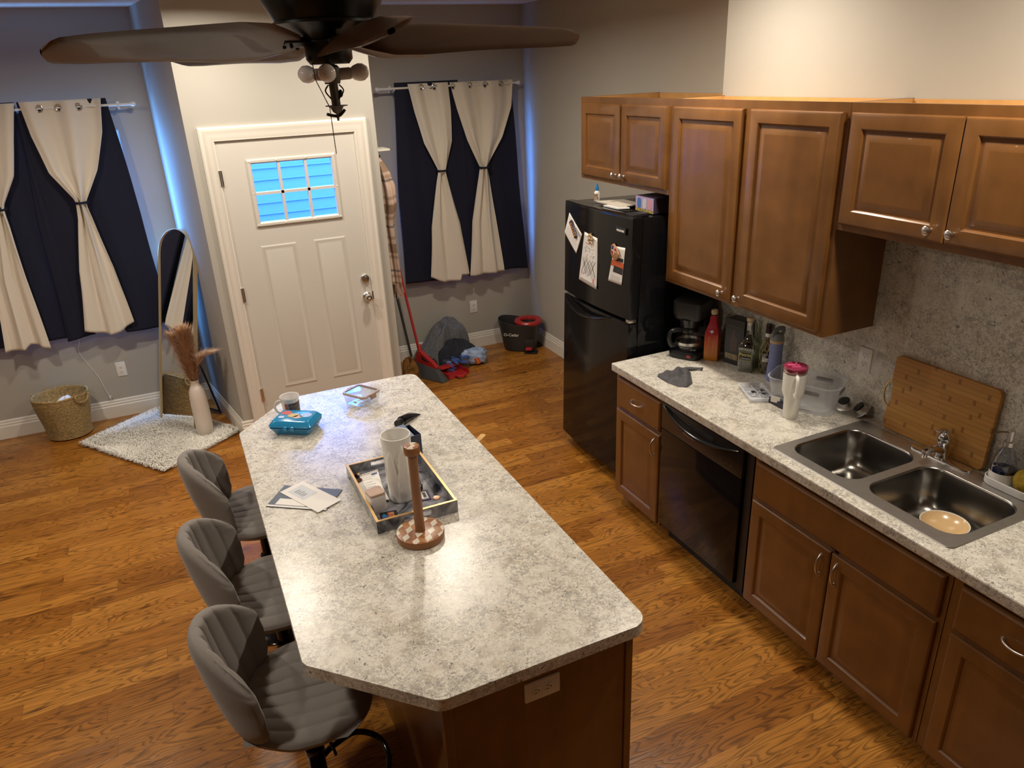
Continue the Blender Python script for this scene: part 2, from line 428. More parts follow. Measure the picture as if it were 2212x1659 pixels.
def tag(o, label, cat, group=None):
    o['label'] = label; o['category'] = cat
    if group: o['group'] = group
    return o
def thing(name, label, cat, loc=(0, 0, 0), rz=0.0, group=None, rx=0.0, ry=0.0):
    o = bpy.data.objects.new(name, None); COL.objects.link(o)
    o.empty_display_size = 0.05
    o.location = loc; o.rotation_euler = (math.radians(rx), math.radians(ry), math.radians(rz))
    return tag(o, label, cat, group)
def struct(o): o['kind'] = 'structure'; return o
def dup(root, loc, label, rz=None):
    r = root.copy(); COL.objects.link(r); r.location = loc; r['label'] = label
    if rz is not None: r.rotation_euler = (0, 0, math.radians(rz))
    for ch in list(root.children):
        c = ch.copy(); COL.objects.link(c); c.parent = r
        for g in ch.children:
            d = g.copy(); COL.objects.link(d); d.parent = c
    return r
def text(s, size, M, m, name, parent, ext=0.0006, bold=0.0, world=False):
    cu = bpy.data.curves.new(name, 'FONT'); cu.body = s; cu.size = size; cu.extrude = ext; cu.align_x = 'CENTER'; cu.align_y = 'CENTER'; cu.offset = bold
    ob = bpy.data.objects.new(name, cu); COL.objects.link(ob)
    bpy.context.view_layer.update()
    me = bpy.data.meshes.new_from_object(ob.evaluated_get(bpy.context.evaluated_depsgraph_get()))
    bpy.data.objects.remove(ob); bpy.data.curves.remove(cu)
    if world: M = world_mat(parent).inverted() @ M
    me.transform(M); me.materials.clear(); me.materials.append(MT[m] if isinstance(m, str) else m)
    me.name = name
    o = bpy.data.objects.new(name, me); COL.objects.link(o); o.parent = parent
    return o
# frame for things on faces: text lies in XY, reads along X, normal +Z
FACE_NEGX = Matrix(((0, 0, -1, 0), (-1, 0, 0, 0), (0, 1, 0, 0), (0, 0, 0, 1)))   # on a face looking to -X
FACE_NEGY = Matrix(((1, 0, 0, 0), (0, 0, -1, 0), (0, 1, 0, 0), (0, 0, 0, 1)))    # on a face looking to -Y

# ------------------------------------------------------------------ setting
CEIL = 3.0
XL, XR, YB, YF = -6.4, 0.938, 3.015, -7.5
XK = 0.675            # kitchen wall, nearer than the fridge wall
YD = 2.036            # wall with the front door
VL, VR = -1.932, -0.690
def wallbox(name, *a):
    b = MB(); b.box(*a); return struct(b.build(name, 'wall', smooth=0))
f = MB(); f.box(XL - .1, XR + .1, YF - .1, YB + .12, -0.08, 0.0); fl = struct(f.build('floor', 'floor', smooth=0))
c = MB(); c.box(XL - .1, XR + .1, YF - .1, YB + .12, CEIL, CEIL + 0.08); struct(c.build('ceiling', 'ceil', smooth=0))
wallbox('wall_left', XL - .1, XL, YF, YB, 0, CEIL)
wallbox('wall_rear', XL, XK, YF - .1, YF, 0, CEIL)
wallbox('wall_right', XR, XR + .1, 0.005, YB, 0, CEIL)
wallbox('wall_kitchen', XK, XR + .1, YF, 0.005, 0, CEIL)
WIN = ((-3.36, -2.345, 1.00, 2.20), (-0.20, 0.77, 1.00, 2.20))
def back_piece(name, x0, x1, w):
    b = MB(); y0, y1 = YB, YB + .12
    b.box(x0, w[0], y0, y1, 0, CEIL); b.box(w[1], x1, y0, y1, 0, CEIL); b.box(w[0], w[1], y0, y1, 0, w[2]); b.box(w[0], w[1], y0, y1, w[3], CEIL)
    struct(b.build(name, 'wall', smooth=0))
back_piece('wall_back_left', XL, -2.01, WIN[0])
back_piece('wall_back_right', VR - .10, XR, WIN[1])
# entry walls (the recessed porch that juts into the room)
DX0, DX1, DZ = -1.805, -0.815, 2.165      # rough opening
b = MB()
b.prism([(VL, YD), (DX0, YD), (DX0, YD + .12), (VL + .08, YD + .12)], 0, CEIL); b.box(DX1, VR, YD, YD + .12, 0, CEIL); b.box(DX0, DX1, YD, YD + .12, DZ, CEIL)
struct(b.build('wall_entry', 'wall', smooth=0))
VLB = -2.105        # the entry's left wall runs slightly askew
b = MB(); b.prism([(VL, YD + .0), (VL + .10, YD + .119), (VLB + .10, YB + .0), (VLB, YB)], 0, CEIL); struct(b.build('wall_entry_left', 'wall', smooth=0))
wallbox('wall_entry_right', VR - .10, VR, YD + .12, YB, 0, CEIL)
# baseboards with a stepped top
BBP = [(0, 0), (.016, 0), (.016, .098), (.012, .104), (.012, .120), (.008, .126), (.008, .140), (.003, .150), (0, .150)]
def base(name, p, q, n):
    p, q, n = Vector(p), Vector(q), Vector(n); b = MB()
    b.rings([[(e + n * d).to_tuple() + (z,) for d, z in BBP] for e in (p, q)])
    struct(b.build(name, 'trim', smooth=0))
base('baseboard_back_left', (XL, YB), (-2.105, YB), (0, -1))
base('baseboard_entry_left', (-2.105, YB), (VL, YD - .004), (-.985, -.174))
base('baseboard_entry_front', (VL - .016, YD), (-1.861, YD), (0, -1))
base('baseboard_entry_front_right', (-.762, YD), (VR + .016, YD), (0, -1))
base('baseboard_entry_right', (VR, YB), (VR, YD - .016), (1, 0))
base('baseboard_back_right', (VR, YB), (XR, YB), (0, -1))
base('baseboard_right', (XR, YB), (XR, 0.005), (-1, 0))
base('baseboard_left', (XL, YF), (XL, YB), (1, 0))
# windows behind the curtains: frame, sash bars and panes
for i, w in enumerate(WIN):
    b = MB(); x0, x1, z0, z1 = w; t = .05; y0, y1 = YB + .035, YB + .10
    b.box(x0, x0 + t, y0, y1, z0, z1); b.box(x1 - t, x1, y0, y1, z0, z1); b.box(x0 + t, x1 - t, y0, y1, z0, z0 + t); b.box(x0 + t, x1 - t, y0, y1, z1 - t, z1)
    zm = (z0 + z1) / 2; b.box(x0 + t, x1 - t, y0 + .01, y1 - .01, zm - .02, zm + .02)
    o = struct(b.build('window_%d' % (i + 1), 'trim', smooth=0))
    g = MB(); g.box(x0 + t, x1 - t, YB + .065, YB + .071, z0 + t, z1 - t); g.build('glass_pane', 'pane', o, smooth=0)
# door casing
b = MB(); W = .088
CP = [(0, 0), (0, .018), (.010, .024), (.020, .024), (.030, .019), (.055, .015), (.070, .012), (.078, .008), (W, .008), (W, 0)]
xa, xb, zt = -1.861, -.757, 2.222
def casing(path, inn):
    loops = []
    for (px, pz), (dx, dz) in zip(path, inn): loops.append([(px + dx * d, YD - h, pz + dz * d) for d, h in CP])
    b.rings(loops)
casing([(xa, 0), (xa, zt), (xb, zt), (xb, 0)], [(1, 0), (1, -1), (-1, -1), (-1, 0)])
b.box(xa + W - .004, DX0 + .035, YD - .002, YD + .10, 0, 2.150); b.box(DX1 - .035, xb - W + .004, YD - .002, YD + .10, 0, 2.150); b.box(xa + W - .004, xb - W + .004, YD - .002, YD + .10, 2.138, 2.165)
struct(b.build('trim_1', 'trim', smooth=30))
b = MB(); b.box(DX0 + .03, DX1 - .03, YD + .0, YD + .12, 0.0, .018); struct(b.build('trim_2', 'gold', smooth=0))

# ---- front door
door = thing('door_1', 'cream painted front door with a six-pane window', 'door', (-1.306, YD, 0)); struct(door)
sx0, sx1, sz0, sz1 = -1.769, -.841, .02, 2.136
gx0, gx1, gz0, gz1 = -1.568, -1.028, 1.582, 1.976
y0, y1 = YD + .006, YD + .05
b = MB(); b.box(sx0, gx0, y0, y1, sz0, sz1); b.box(gx1, sx1, y0, y1, sz0, sz1); b.box(gx0, gx1, y0, y1, sz0, gz0); b.box(gx0, gx1, y0, y1, gz1, sz1)
b.build('door_slab', 'door', door, True, smooth=0)
def frame_loops(x0, x1, z0, z1, prof, y):
    return [[(x0 + d, y - h, z0 + d), (x1 - d, y - h, z0 + d), (x1 - d, y - h, z1 - d), (x0 + d, y - h, z1 - d)] for d, h in prof]
for (px0, px1) in ((-1.597, -1.350), (-1.230, -1.000)):
    b = MB(); b.rings(frame_loops(px0, px1, .352, 1.424, [(0, 0), (.003, .001), (.009, .0035), (.016, .003), (.022, .001), (.034, .001), (.044, .0028), (.052, .0040)], y0), cap0=False)
    b.build('raised_panel', 'door', door, True, smooth=25)
b = MB(); b.rings(frame_loops(-1.597, -1.000, 1.554, 2.004, [(0, 0), (.002, .008), (.008, .012), (.022, .012), (.030, .006), (.030, -.03)], y0), cap0=False, cap1=False)
for xm in (-1.388, -1.208): b.box(xm - .009, xm + .009, y0 - .005, y0 + .035, gz0, gz1)
b.box(gx0, gx1, y0 - .005, y0 + .035, 1.768, 1.786)
lf = b.build('window_frame', 'door', door, True, smooth=25)
b = MB()
for sx in (-1.583, -1.40, -1.20, -1.014):
    for sz in (1.568, 1.990): b.ball((sx, y0 - .012, sz), .006, 8, sy=.5)
for sz in (1.78,):
    for sx in (-1.583, -1.014): b.ball((sx, y0 - .012, sz), .005, 8, sy=.5)
b.build('screw_caps', 'trim', lf, True)
b = MB(); b.box(gx0, gx1, y0 + .020, y0 + .024, gz0, gz1); b.build('glass_pane', 'pane', door, True, smooth=0)
for hz in (1.90, 1.10, .33):
    b = MB(); b.lathe([(0, -.050), (.007, -.050), (.007, .050), (0, .050)], 10, T(sx0 - .004, YD - .008, hz)); b.box(sx0 - .003, sx0 + .012, YD - .003, YD + .007, hz - .048, hz + .048)
    b.build('hinge', 'nickel', door, True)
kn = MB(); M = T(-.893, y0, .952) @ RX(90)
kn.lathe([(0, 0), (.032, 0), (.033, .006), (.028, .012), (.013, .016), (.012, .030), (.022, .036), (.029, .048), (.029, .058), (.022, .068), (.010, .071), (0, .071)], 28, M)
k = kn.build('knob', 'nickel', door, True)
b = MB(); b.box(-.901, -.885, y0 - .073, y0 - .070, .948, .956); b.build('keyhole', 'white', k, True, smooth=0)
b = MB(); M = T(-.893, y0, 1.091) @ RX(90)
b.lathe([(0, 0), (.033, 0), (.034, .008), (.028, .016), (.016, .018), (0, .018)], 28, M); b.box(-.898, -.888, y0 - .034, y0 - .016, 1.072, 1.110, .002)
b.build('deadbolt', 'nickel', door, True)
b = MB(); b.box(sx1 - .012, sx1 + .002, YD - .002, YD + .02, .925, .985); b.build('latch_plate', 'nickel', door, True, smooth=0)

# ---- outdoors, seen through the door's panes
sid = mat('pale_siding', (0.21, 0.22, 0.23), 0.7); conc = mat('concrete', (0.25, 0.26, 0.27), 0.9, noise=0.15, nscale=4)
b = MB(); b.box(-9, 7, YB + .13, 16, -.32, -.25); o = b.build('ground_slab', conc, smooth=0); tag(o, 'pale concrete pavement outside the front door', 'pavement'); struct(o)
b = MB(); b.box(VL + .11, VR - .1, YD + .13, YB + .9, -.25, -.03); o = b.build('porch_step', conc, smooth=0); tag(o, 'grey porch step right outside the front door', 'step'); struct(o)
b = MB()
for i in range(26): b.box(-6, 5, 8.0 - (.0 if i % 1 else .0), 8.06, -.25 + i * .16, -.25 + i * .16 + .155, 0, T(0, 0, 0) if True else None)
for i in range(26): b.box(-6, 5, 7.975, 8.0, -.25 + i * .16, -.25 + i * .16 + .03)
o = b.build('house_siding', sid, smooth=0); tag(o, 'lapped siding of the house seen through the door glass', 'siding'); struct(o)
b = MB(); b.box(-1.42, -1.27, 6.2, 6.35, -.25, 3.0, .01); b.box(-1.46, -1.23, 6.16, 6.39, -.25, -.05, .01)
o = b.build('porch_post', 'white', smooth=0); tag(o, 'white square porch post outside behind the door glass', 'post')
b = MB(); b.box(-1.15, 1.2, 5.6, 6.1, -.25, .35, .02); b.box(-1.17, 1.22, 5.58, 6.12, .35, .42, .01)
o = b.build('planter_box', conc, smooth=0); tag(o, 'low pale planter wall outside behind the door glass', 'planter')
b = MB()
for k in range(40):
    a = rnd.uniform(0, 2 * PI); r = rnd.uniform(0, .16); b.ball((-.55 + r * math.cos(a), 5.85 + r * math.sin(a), .66 + rnd.uniform(-.18, .2)), rnd.uniform(.025, .05), 6)
o = b.build('flower_bush', mat('pink_flowers', (0.75, 0.12, 0.22), 0.7), smooth=60); tag(o, 'pink flowers on the planter outside the door glass', 'flowers')

# ------------------------------------------------------------------ kitchen cabinets (local frame: X to the camera side, front = -Y)
def raised_door(w, h, t=.020):
    b = MB()
    prof = [(0, 0), (0, .013), (.004, .018), (.010, .020), (.056, .020), (.061, .016), (.064, .010), (.074, .010), (.079, .012), (.100, .0175), (.104, .0175)]
    b.rings([[(d, -hh, d), (w - d, -hh, d), (w - d, -hh, h - d), (d, -hh, h - d)] for d, hh in prof])
    return b
def slab_front(w, h):
    b = MB(); prof = [(0, 0), (0, .011), (.003, .016), (.010, .020)]
    b.rings([[(d, -hh, d), (w - d, -hh, d), (w - d, -hh, h - d), (d, -hh, h - d)] for d, hh in prof]); return b
def knob_mb(x, z):
    b = MB(); b.lathe([(0, 0), (.008, 0), (.006, .006), (.006, .014), (.013, .018), (.0165, .024), (.0165, .029), (.012, .033), (.005, .035), (0, .035)], 20, T(x, -.020, z) @ RX(90)); return b
def pull_mb(x, z, vert=True, L=.096):
    pts = [(0, 0, -L / 2), (0, -.010, -L / 2 + .004), (0, -.022, -L / 2 + .022), (0, -.027, 0), (0, -.022, L / 2 - .022), (0, -.010, L / 2 - .004), (0, 0, L / 2)]
    P = spline(pts, 5); M = T(x, -.020, z)
    if not vert: M = M @ RY(90)
    n = len(P); b = MB(); b.tube(P, [.0042 + .0030 * abs(2 * i / (n - 1) - 1) ** 3 for i in range(n)], 10, M=M)
    for s in (-1, 1): b.lathe([(0, 0), (.0085, 0), (.0075, .003), (.004, .005), (0, .005)], 14, M @ T(0, 0, s * L / 2) @ RX(90))
    return b
def put(mb, x, z, y=0.0):
    mb.v = [p + Vector((x, y, z)) for p in mb.v]; return mb

def base_cabinet(y_far, w, label, doors, drawers):
    D = XK - .040
    t = thing('base_cabinet', label, 'cabinet', (.040, y_far, 0), -90, 'stained wood base cabinets under the counter')
    b = MB(); z0, z1 = .078, .868; s = .018
    b.box(0, s, 0, D, z0, z1); b.box(w - s, w, 0, D, z0, z1); b.box(s, w - s, 0, D, z0, z0 + s); b.box(s, w - s, D - .012, D, z0 + s, z1); b.box(0, w, .065, .080, 0, z0)
    b.build('carcass', 'cab', t, smooth=0)
    ff = MB(); fw = .032
    ff.box(0, fw, -.001, .02, z0, z1); ff.box(w - fw, w, -.001, .02, z0, z1); ff.box(fw, w - fw, -.001, .02, z1 - .03, z1); ff.box(fw, w - fw, -.001, .02, z0, z0 + .03); ff.box(fw, w - fw, -.001, .02, .635, .66)
    if len(doors) > 1: ff.box(w / 2 - .02, w / 2 + .02, -.001, .02, z0, .66)
    ff.build('face_frame', 'cab', t, smooth=0)
    for (a, c, hx) in doors:
        d = put(raised_door(c - a, .637 - .084), a, .084).build('door', 'cab', t, smooth=25)
        pull_mb(hx, .555).build('handle', 'nickel', d)
    for (a, c, pull) in drawers:
        d = put(slab_front(c - a, .834 - .658), a, .658).build('drawer' if pull else 'false_drawer_front', 'cab', t, smooth=25)
        if pull: pull_mb((a + c) / 2, .745, False).build('handle', 'nickel', d)
    return t
base_cabinet(0.0, .462, 'narrow base cabinet with one drawer, between fridge and dishwasher', [(.021, .446, .408)], [(.021, .446, True)])
base_cabinet(-1.150, .955, 'wide double-door base cabinet under the sink', [(.016, .470, .432), (.476, .936, .512)], [(.016, .936, False)])
base_cabinet(-2.108, .64, 'base cabinet right of the sink at the frame edge', [(.034, .46, .425)], [(.034, .46, True)])

# upper cabinets
def upper(y_far, w, z0, z1, xf, xb, label, doors, zd0, zd1):
    D = xb - xf
    t = thing('wall_cabinet', label, 'cabinet', (xf, y_far, z0), -90, 'stained wood wall cabinets above the counter')
    H = z1 - z0; s = .016; b = MB()
    b.box(0, s, .018, D, 0, H, mi=0); b.box(w - s, w, .018, D, 0, H, mi=0); b.box(s, w - s, .018, D, 0.02, .036, mi=0)
    b.build('carcass', 'cab', t, smooth=0)
    b = MB(); b.box(s, w - s, .018, D - .018, H - .048, H - .034); b.box(s, w - s, D - .018, D - .002, .036, H - .003)
    b.box(s + .0005, s + .010, .03, D - .02, H - .034, H - .001); b.box(w - s - .010, w - s - .0005, .03, D - .02, H - .034, H - .001)
    b.box(s + .01, w - s - .01, .0185, .030, H - .034, H - .001)
    b.box(s * .1, w - s * .1, .001, D - .002, H - .0008, H + .0015) if False else None
    b.build('top_panel', 'raw', t, smooth=0)
    ff = MB(); fw = .036
    ff.box(0, fw, 0, .018, 0, H); ff.box(w - fw, w, 0, .018, 0, H); ff.box(fw, w - fw, 0, .018, H - .045, H); ff.box(fw, w - fw, 0, .018, 0, .036)
    ff.box(w / 2 - .022, w / 2 + .022, 0, .018, .036, H - .045)
    ff.build('face_frame', 'cab', t, smooth=0)
    for (a, c, kx, kz) in doors:
        d = put(raised_door(c - a, zd1 - zd0), a, zd0 - z0).build('door', 'cab', t, smooth=25)
        knob_mb(kx, kz - z0).build('knob', 'nickel', d)
    return t
UX = .355
upper(.955, .948, 1.820, 2.310, UX, XR, 'short deep two-door wall cabinet over the fridge', [(.026, .474, .436, 1.880), (.486, .928, .524, 1.880)], 1.845, 2.274)
upper(.004, 1.143, 1.345, 2.310, UX, XK, 'tall two-door wall cabinet over the bottles', [(.028, .554, .500, 1.400), (.601, 1.121, .622, 1.400)], 1.366, 2.274)
upper(-1.141, .945, 1.820, 2.310, UX, XK, 'short two-door wall cabinet above the sink', [(.018, .484, .434, 1.890), (.488, .928, .522, 1.890)], 1.848, 2.274)

# backsplash, countertop with a sink cut-out
b = MB(); b.box(XK - .010, XK, -2.76, 0.0, .914, 1.80); o = b.build('wall_backsplash', 'lam', smooth=0); struct(o)
SX0, SX1, SY0, SY1 = .056, .612, -2.062, -1.209
t = thing('countertop', 'speckled grey and cream counter with the sink let into it', 'countertop', (0, 0, .914))
b = MB(); z0, z1 = .868, .914; ye = -2.75; h = .015
for (xa_, xb_, ya_, yb_) in ((0.004, SX0 + h, ye, 0), (SX1 - h, XK - .010, ye, 0), (SX0 + h, SX1 - h, ye, SY0 + h), (SX0 + h, SX1 - h, SY1 - h, 0)):
    b.box(xa_, xb_, ya_, yb_, z0, z1)
# rolled front edge
b.rings([[(0.004, y, z0), (0.001, y, z0 + .003), (0, y, z0 + .010), (0, y, z1 - .006), (0.0015, y, z1 - .0015), (0.004, y, z1)] for y in (ye, 0)])
b.build('worktop', 'lam', t, True, smooth=0)

# ---- dishwasher
t = thing('dishwasher', 'black dishwasher under the counter with a curved top handle', 'dishwasher', (.040, -.464, 0), -90)
w = .684
b = MB(); b.box(.002, w - .002, .03, .60, .09, .862); b.box(.01, w - .01, .055, .07, 0, .10); b.build('body', 'blackm', t, smooth=0)
b = MB(); b.box(.004, .628, -.022, .03, .115, .700, .004); b.build('door_panel', 'black', t)
b = MB(); b.box(.634, w - .004, -.004, .03, .09, .862); b.build('side_filler', 'blackm', t, smooth=0)
b = MB(); b.box(.004, .628, -.024, .03, .703, .853, .005); cp = b.build('control_panel', 'blackp', t)
b = MB(); P = [(.03 + .57 * i / 24, -.026 - .022 * math.sin(PI * i / 24) ** .8, .838 - .050 * math.sin(PI * i / 24)) for i in range(25)]
b.tube(P, [.006 + .012 * math.sin(PI * i / 24) for i in range(25)], 10, flat=.55); b.build('handle', 'black', t)
b = MB(); b.box(.24, .42, -.026, -.0235, .800, .826, .001); b.build('vent', 'dark', t, smooth=0)
for k in range(4): b = MB(); b.box(.435 + k * .038, .457 + k * .038, -.0255, -.0235, .735, .747, .001); b.build('button', 'blackm', cp, smooth=0)
text('FRIGIDAIRE', .017, T(.235, -.0245, .752) @ RX(90), 'nickel', 'lettering', cp)

# ---- sink
t = thing('kitchen_sink', 'double-bowl stainless steel sink set in the counter', 'sink', ((SX0 + SX1) / 2, (SY0 + SY1) / 2, .914))
bowls = ((.112, .520, -1.588, -1.248), (.122, .512, -2.026, -1.630))
ZR = .9185
bm = bmesh.new()
outer = rrect(SX0, SX1, SY0, SY1, .028, 6)
def addloop(pts, z): return [bm.verts.new((x, y, z)) for x, y in pts]
lo = addloop(outer, .9142); l1 = addloop(inset(outer, .003), ZR)
for i in range(len(lo)): bm.faces.new((lo[i], lo[(i + 1) % len(lo)], l1[(i + 1) % len(lo)], l1[i]))
edges = [bm.edges.get((l1[i], l1[(i + 1) % len(l1)])) for i in range(len(l1))]
bl = []
for (x0, x1, ya, yb) in bowls:
    lp = addloop(rrect(x0, x1, ya, yb, .075, 8), ZR); bl.append(lp)
    for i in range(len(lp)): edges.append(bm.edges.new((lp[i], lp[(i + 1) % len(lp)])))
bmesh.ops.triangle_fill(bm, use_beauty=True, use_dissolve=False, edges=edges)
bm.verts.index_update()
rim = MB(); rim.add([tuple(v.co) for v in bm.verts], [tuple(v.index for v in f.verts) for f in bm.faces]); bm.free()
rim.build('rim', 'steel', t, True, smooth=30)
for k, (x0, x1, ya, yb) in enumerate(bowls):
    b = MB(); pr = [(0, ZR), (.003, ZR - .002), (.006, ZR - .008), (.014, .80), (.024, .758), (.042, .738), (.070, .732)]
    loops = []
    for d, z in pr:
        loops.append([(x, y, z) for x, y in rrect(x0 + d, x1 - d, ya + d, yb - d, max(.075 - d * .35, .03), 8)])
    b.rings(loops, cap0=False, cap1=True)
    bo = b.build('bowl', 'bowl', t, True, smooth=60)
    b = MB(); cx, cy = ((x0 + x1) / 2, (ya + yb) / 2)
    b.lathe([(.055, .7335), (.052, .7355), (.042, .7350), (.038, .7300), (.030, .7260), (0, .7260)], 28, T(cx, cy, 0))
    b.lathe([(.022, .7265), (.022, .7275), (.010, .7280), (0, .7280)], 20, T(cx, cy, 0)); b.build('drain', 'nickel', bo, True)
# ---- faucet
t = thing('faucet', 'low chrome single-lever faucet on the sink deck', 'faucet', (.578, -1.628, ZR))
b = MB(); b.prism(rrect(-.027, .027, -.135, .135, .0268, 8), 0, .012, .006); b.build('base_plate', 'chrome', t)
b = MB(); b.lathe([(.026, .010), (.026, .018), (.022, .024), (.021, .07), (.024, .075), (.027, .085), (.025, .105), (.017, .122), (.006, .130), (0, .131)], 28); b.build('body', 'chrome', t)
b = MB(); P = spline([(-.010, 0, .042), (-.045, 0, .060), (-.080, 0, .064), (-.108, 0, .056)], 6); b.tube(P, [.020 - .005 * i / (len(P) - 1) for i in range(len(P))], 14)
b.lathe([(.010, -.016), (.0115, -.012), (.0115, .004), (0, .006)], 16, T(-.106, 0, .054)); b.build('spout', 'chrome', t)
b = MB(); P = spline([(.008, 0, .118), (-.005, 0, .138), (-.03, 0, .143), (-.052, 0, .139)], 6); b.tube(P, [.014 - .006 * i / (len(P) - 1) for i in range(len(P))], 12, flat=.6); b.build('lever', 'chrome', t)

# ---- fridge
FY0 = .865
t = thing('refrigerator', 'black top-freezer fridge with papers stuck on it', 'refrigerator', (.150, FY0, 0.004), -90, rx=0)
t.rotation_euler = (0, math.radians(1.5), math.radians(-90))
t.rotation_euler = (Matrix.Rotation(math.radians(1.5), 4, 'Y') @ Matrix.Rotation(math.radians(-90), 4, 'Z')).to_euler()
t.location = (.138, FY0, 0.0)
fw, fh = .780, 1.706
b = MB(); b.box(.006, fw - .006, .070, .640, .03, fh - .006, .006); b.build('body', 'black', t)
for fx_ in (.05, fw - .05):
    b = MB(); b.lathe([(0, 0), (.02, 0), (.02, .03), (0, .03)], 12, T(fx_, .12, 0)); b.build('foot', 'blackm', t)
b = MB(); b.box(.02, fw - .02, .072, .090, .02, .075); b.build('kick_grille', 'blackm', t, smooth=0)
def bowed(z0, z1, scoop):
    b = MB(); n = 24; prof = []
    def fn(x): return -.020 * (1 - (2 * x / fw - 1) ** 2) + (.020 if False else 0)
    pts = [(fw * i / n, fn(fw * i / n)) for i in range(n + 1)]
    out = [(0, .062)] + [(0.0, .012)] + [(.004 + (fw - .008) * i / n, fn(fw * i / n)) for i in range(n + 1)] + [(fw, .012), (fw, .062)]
    out = [(x, y) for x, y in out]
    b.prism(out, z0, z1 - .012, 0); b.rings([[(p[0], p[1], z1 - .012) for p in out], [(p[0], p[1], z1 - .003) for p in inset(out, .002)], [(p[0], p[1], z1) for p in inset(out, .008)]], cap0=False)
    return b
bowed(1.118, fh, 0).build('freezer_door', 'black', t, smooth=35)
bowed(.085, 1.098, 0).build('fridge_door', 'black', t, smooth=35)
b = MB(); P = [(.06 + .54 * i / 24, -.022 - .030 * math.sin(PI * i / 24) ** .7, 1.088 - .045 * math.sin(PI * i / 24)) for i in range(25)]
b.tube(P, [.007 + .013 * math.sin(PI * i / 24) ** .6 for i in range(25)], 10, flat=.6); b.build('handle', 'black', t)
b = MB(); b.box(fw - .10, fw - .02, .01, .12, fh - .004, fh + .014, .004); b.build('hinge_cover', 'blackm', t)
b = MB(); b.box(fw - .03, fw + .004, -.004, .05, 1.099, 1.117, .002); b.build('middle_hinge', 'nickel', t)
b = MB(); b.box(.625, .728, -.0155, -.010, 1.600, 1.640, .002); bd = b.build('badge', 'blackm', t)
text('FRIGIDAIRE', .0155, T(.677, -.0165, 1.620) @ RX(90), 'paper', 'lettering', bd, bold=.0004)
FR = t

# ------------------------------------------------------------------ outlets
def outlet(name, M, label, horiz=False):
    t = thing('outlet', label, 'outlet', M.to_translation(), group='white wall outlets')
    R3 = M.to_3x3().to_4x4() @ (RZ(90) if horiz else Matrix.Identity(4)); t.rotation_euler = R3.to_euler()
    b = MB(); b.prism(rrect(-.036, .036, -.059, .059, .004, 3), 0, .006, .0025); b.build('cover_plate', 'white', t)
    for s in (-1, 1):
        b = MB(); b.prism(round_poly([(-.0165, s * .020 - .013), (.0165, s * .020 - .013), (.0165, s * .020 + .013), (-.0165, s * .020 + .013)], .008, 4), .006, .0078, .0005); so = b.build('socket', 'white', t)
        b = MB(); b.box(-.0075, -.0055, s * .020 - .001, s * .020 + .008, .0075, .0083); b.box(.0055, .0075, s * .020 - .001, s * .020 + .007, .0075, .0083); b.lathe([(0, .0083), (.0026, .0083), (.0026, .0070)], 8, T(0, s * .020 - .007, 0)); b.build('slots', 'dark', so, smooth=0)
    b = MB(); b.lathe([(0, .0072), (.002, .0070), (.0022, .006)], 8); b.build('screw', 'nickel', t)
    return t
outlet('outlet', T(-2.729, YB, .397) @ FACE_NEGY, 'white outlet low on the wall between basket and mirror')
outlet('outlet', T(.340, YB, .412) @ FACE_NEGY, 'white outlet low on the wall left of the mop bucket')
outlet('outlet', T(XK - .010, -1.128, 1.178) @ FACE_NEGX, 'white outlet on the speckled backsplash beside the cutting board')

# ------------------------------------------------------------------ curtains
def rod(x0, x1, z, label):
    y = YB - .118
    t = thing('curtain_rod', label, 'curtain rod', ((x0 + x1) / 2, y, z), group='white curtain rods')
    b = MB(); b.tube([(x0, y, z), (x1, y, z)], .0085, 12); b.build('pole', 'rod', t, True)
    for x, s in ((x0, -1), (x1, 1)):
        b = MB(); b.ball((x + s * .012, y, z), .017, 16); b.lathe([(.0085, 0), (.013, .002), (.013, .010), (.0085, .012)], 14, T(x, y, z) @ RY(-90 * s)); b.build('finial', 'rod', t, True)
    for x in (x0 + .13, x1 - .09):
        b = MB(); b.box(x - .006, x + .006, y, YB, z - .016, z - .010); b.box(x - .010, x + .010, YB - .004, YB, z - .035, z + .02, .001); b.box(x - .006, x + .006, y - .010, y + .010, z - .018, z - .009, .001)
        b.build('bracket', 'rod', t, True)
    return t
rod(-.408, .832, 2.385, 'white rod carrying the right-hand window curtains')
rod(-3.95, -2.218, 2.372, 'white rod carrying the left-hand window curtains')

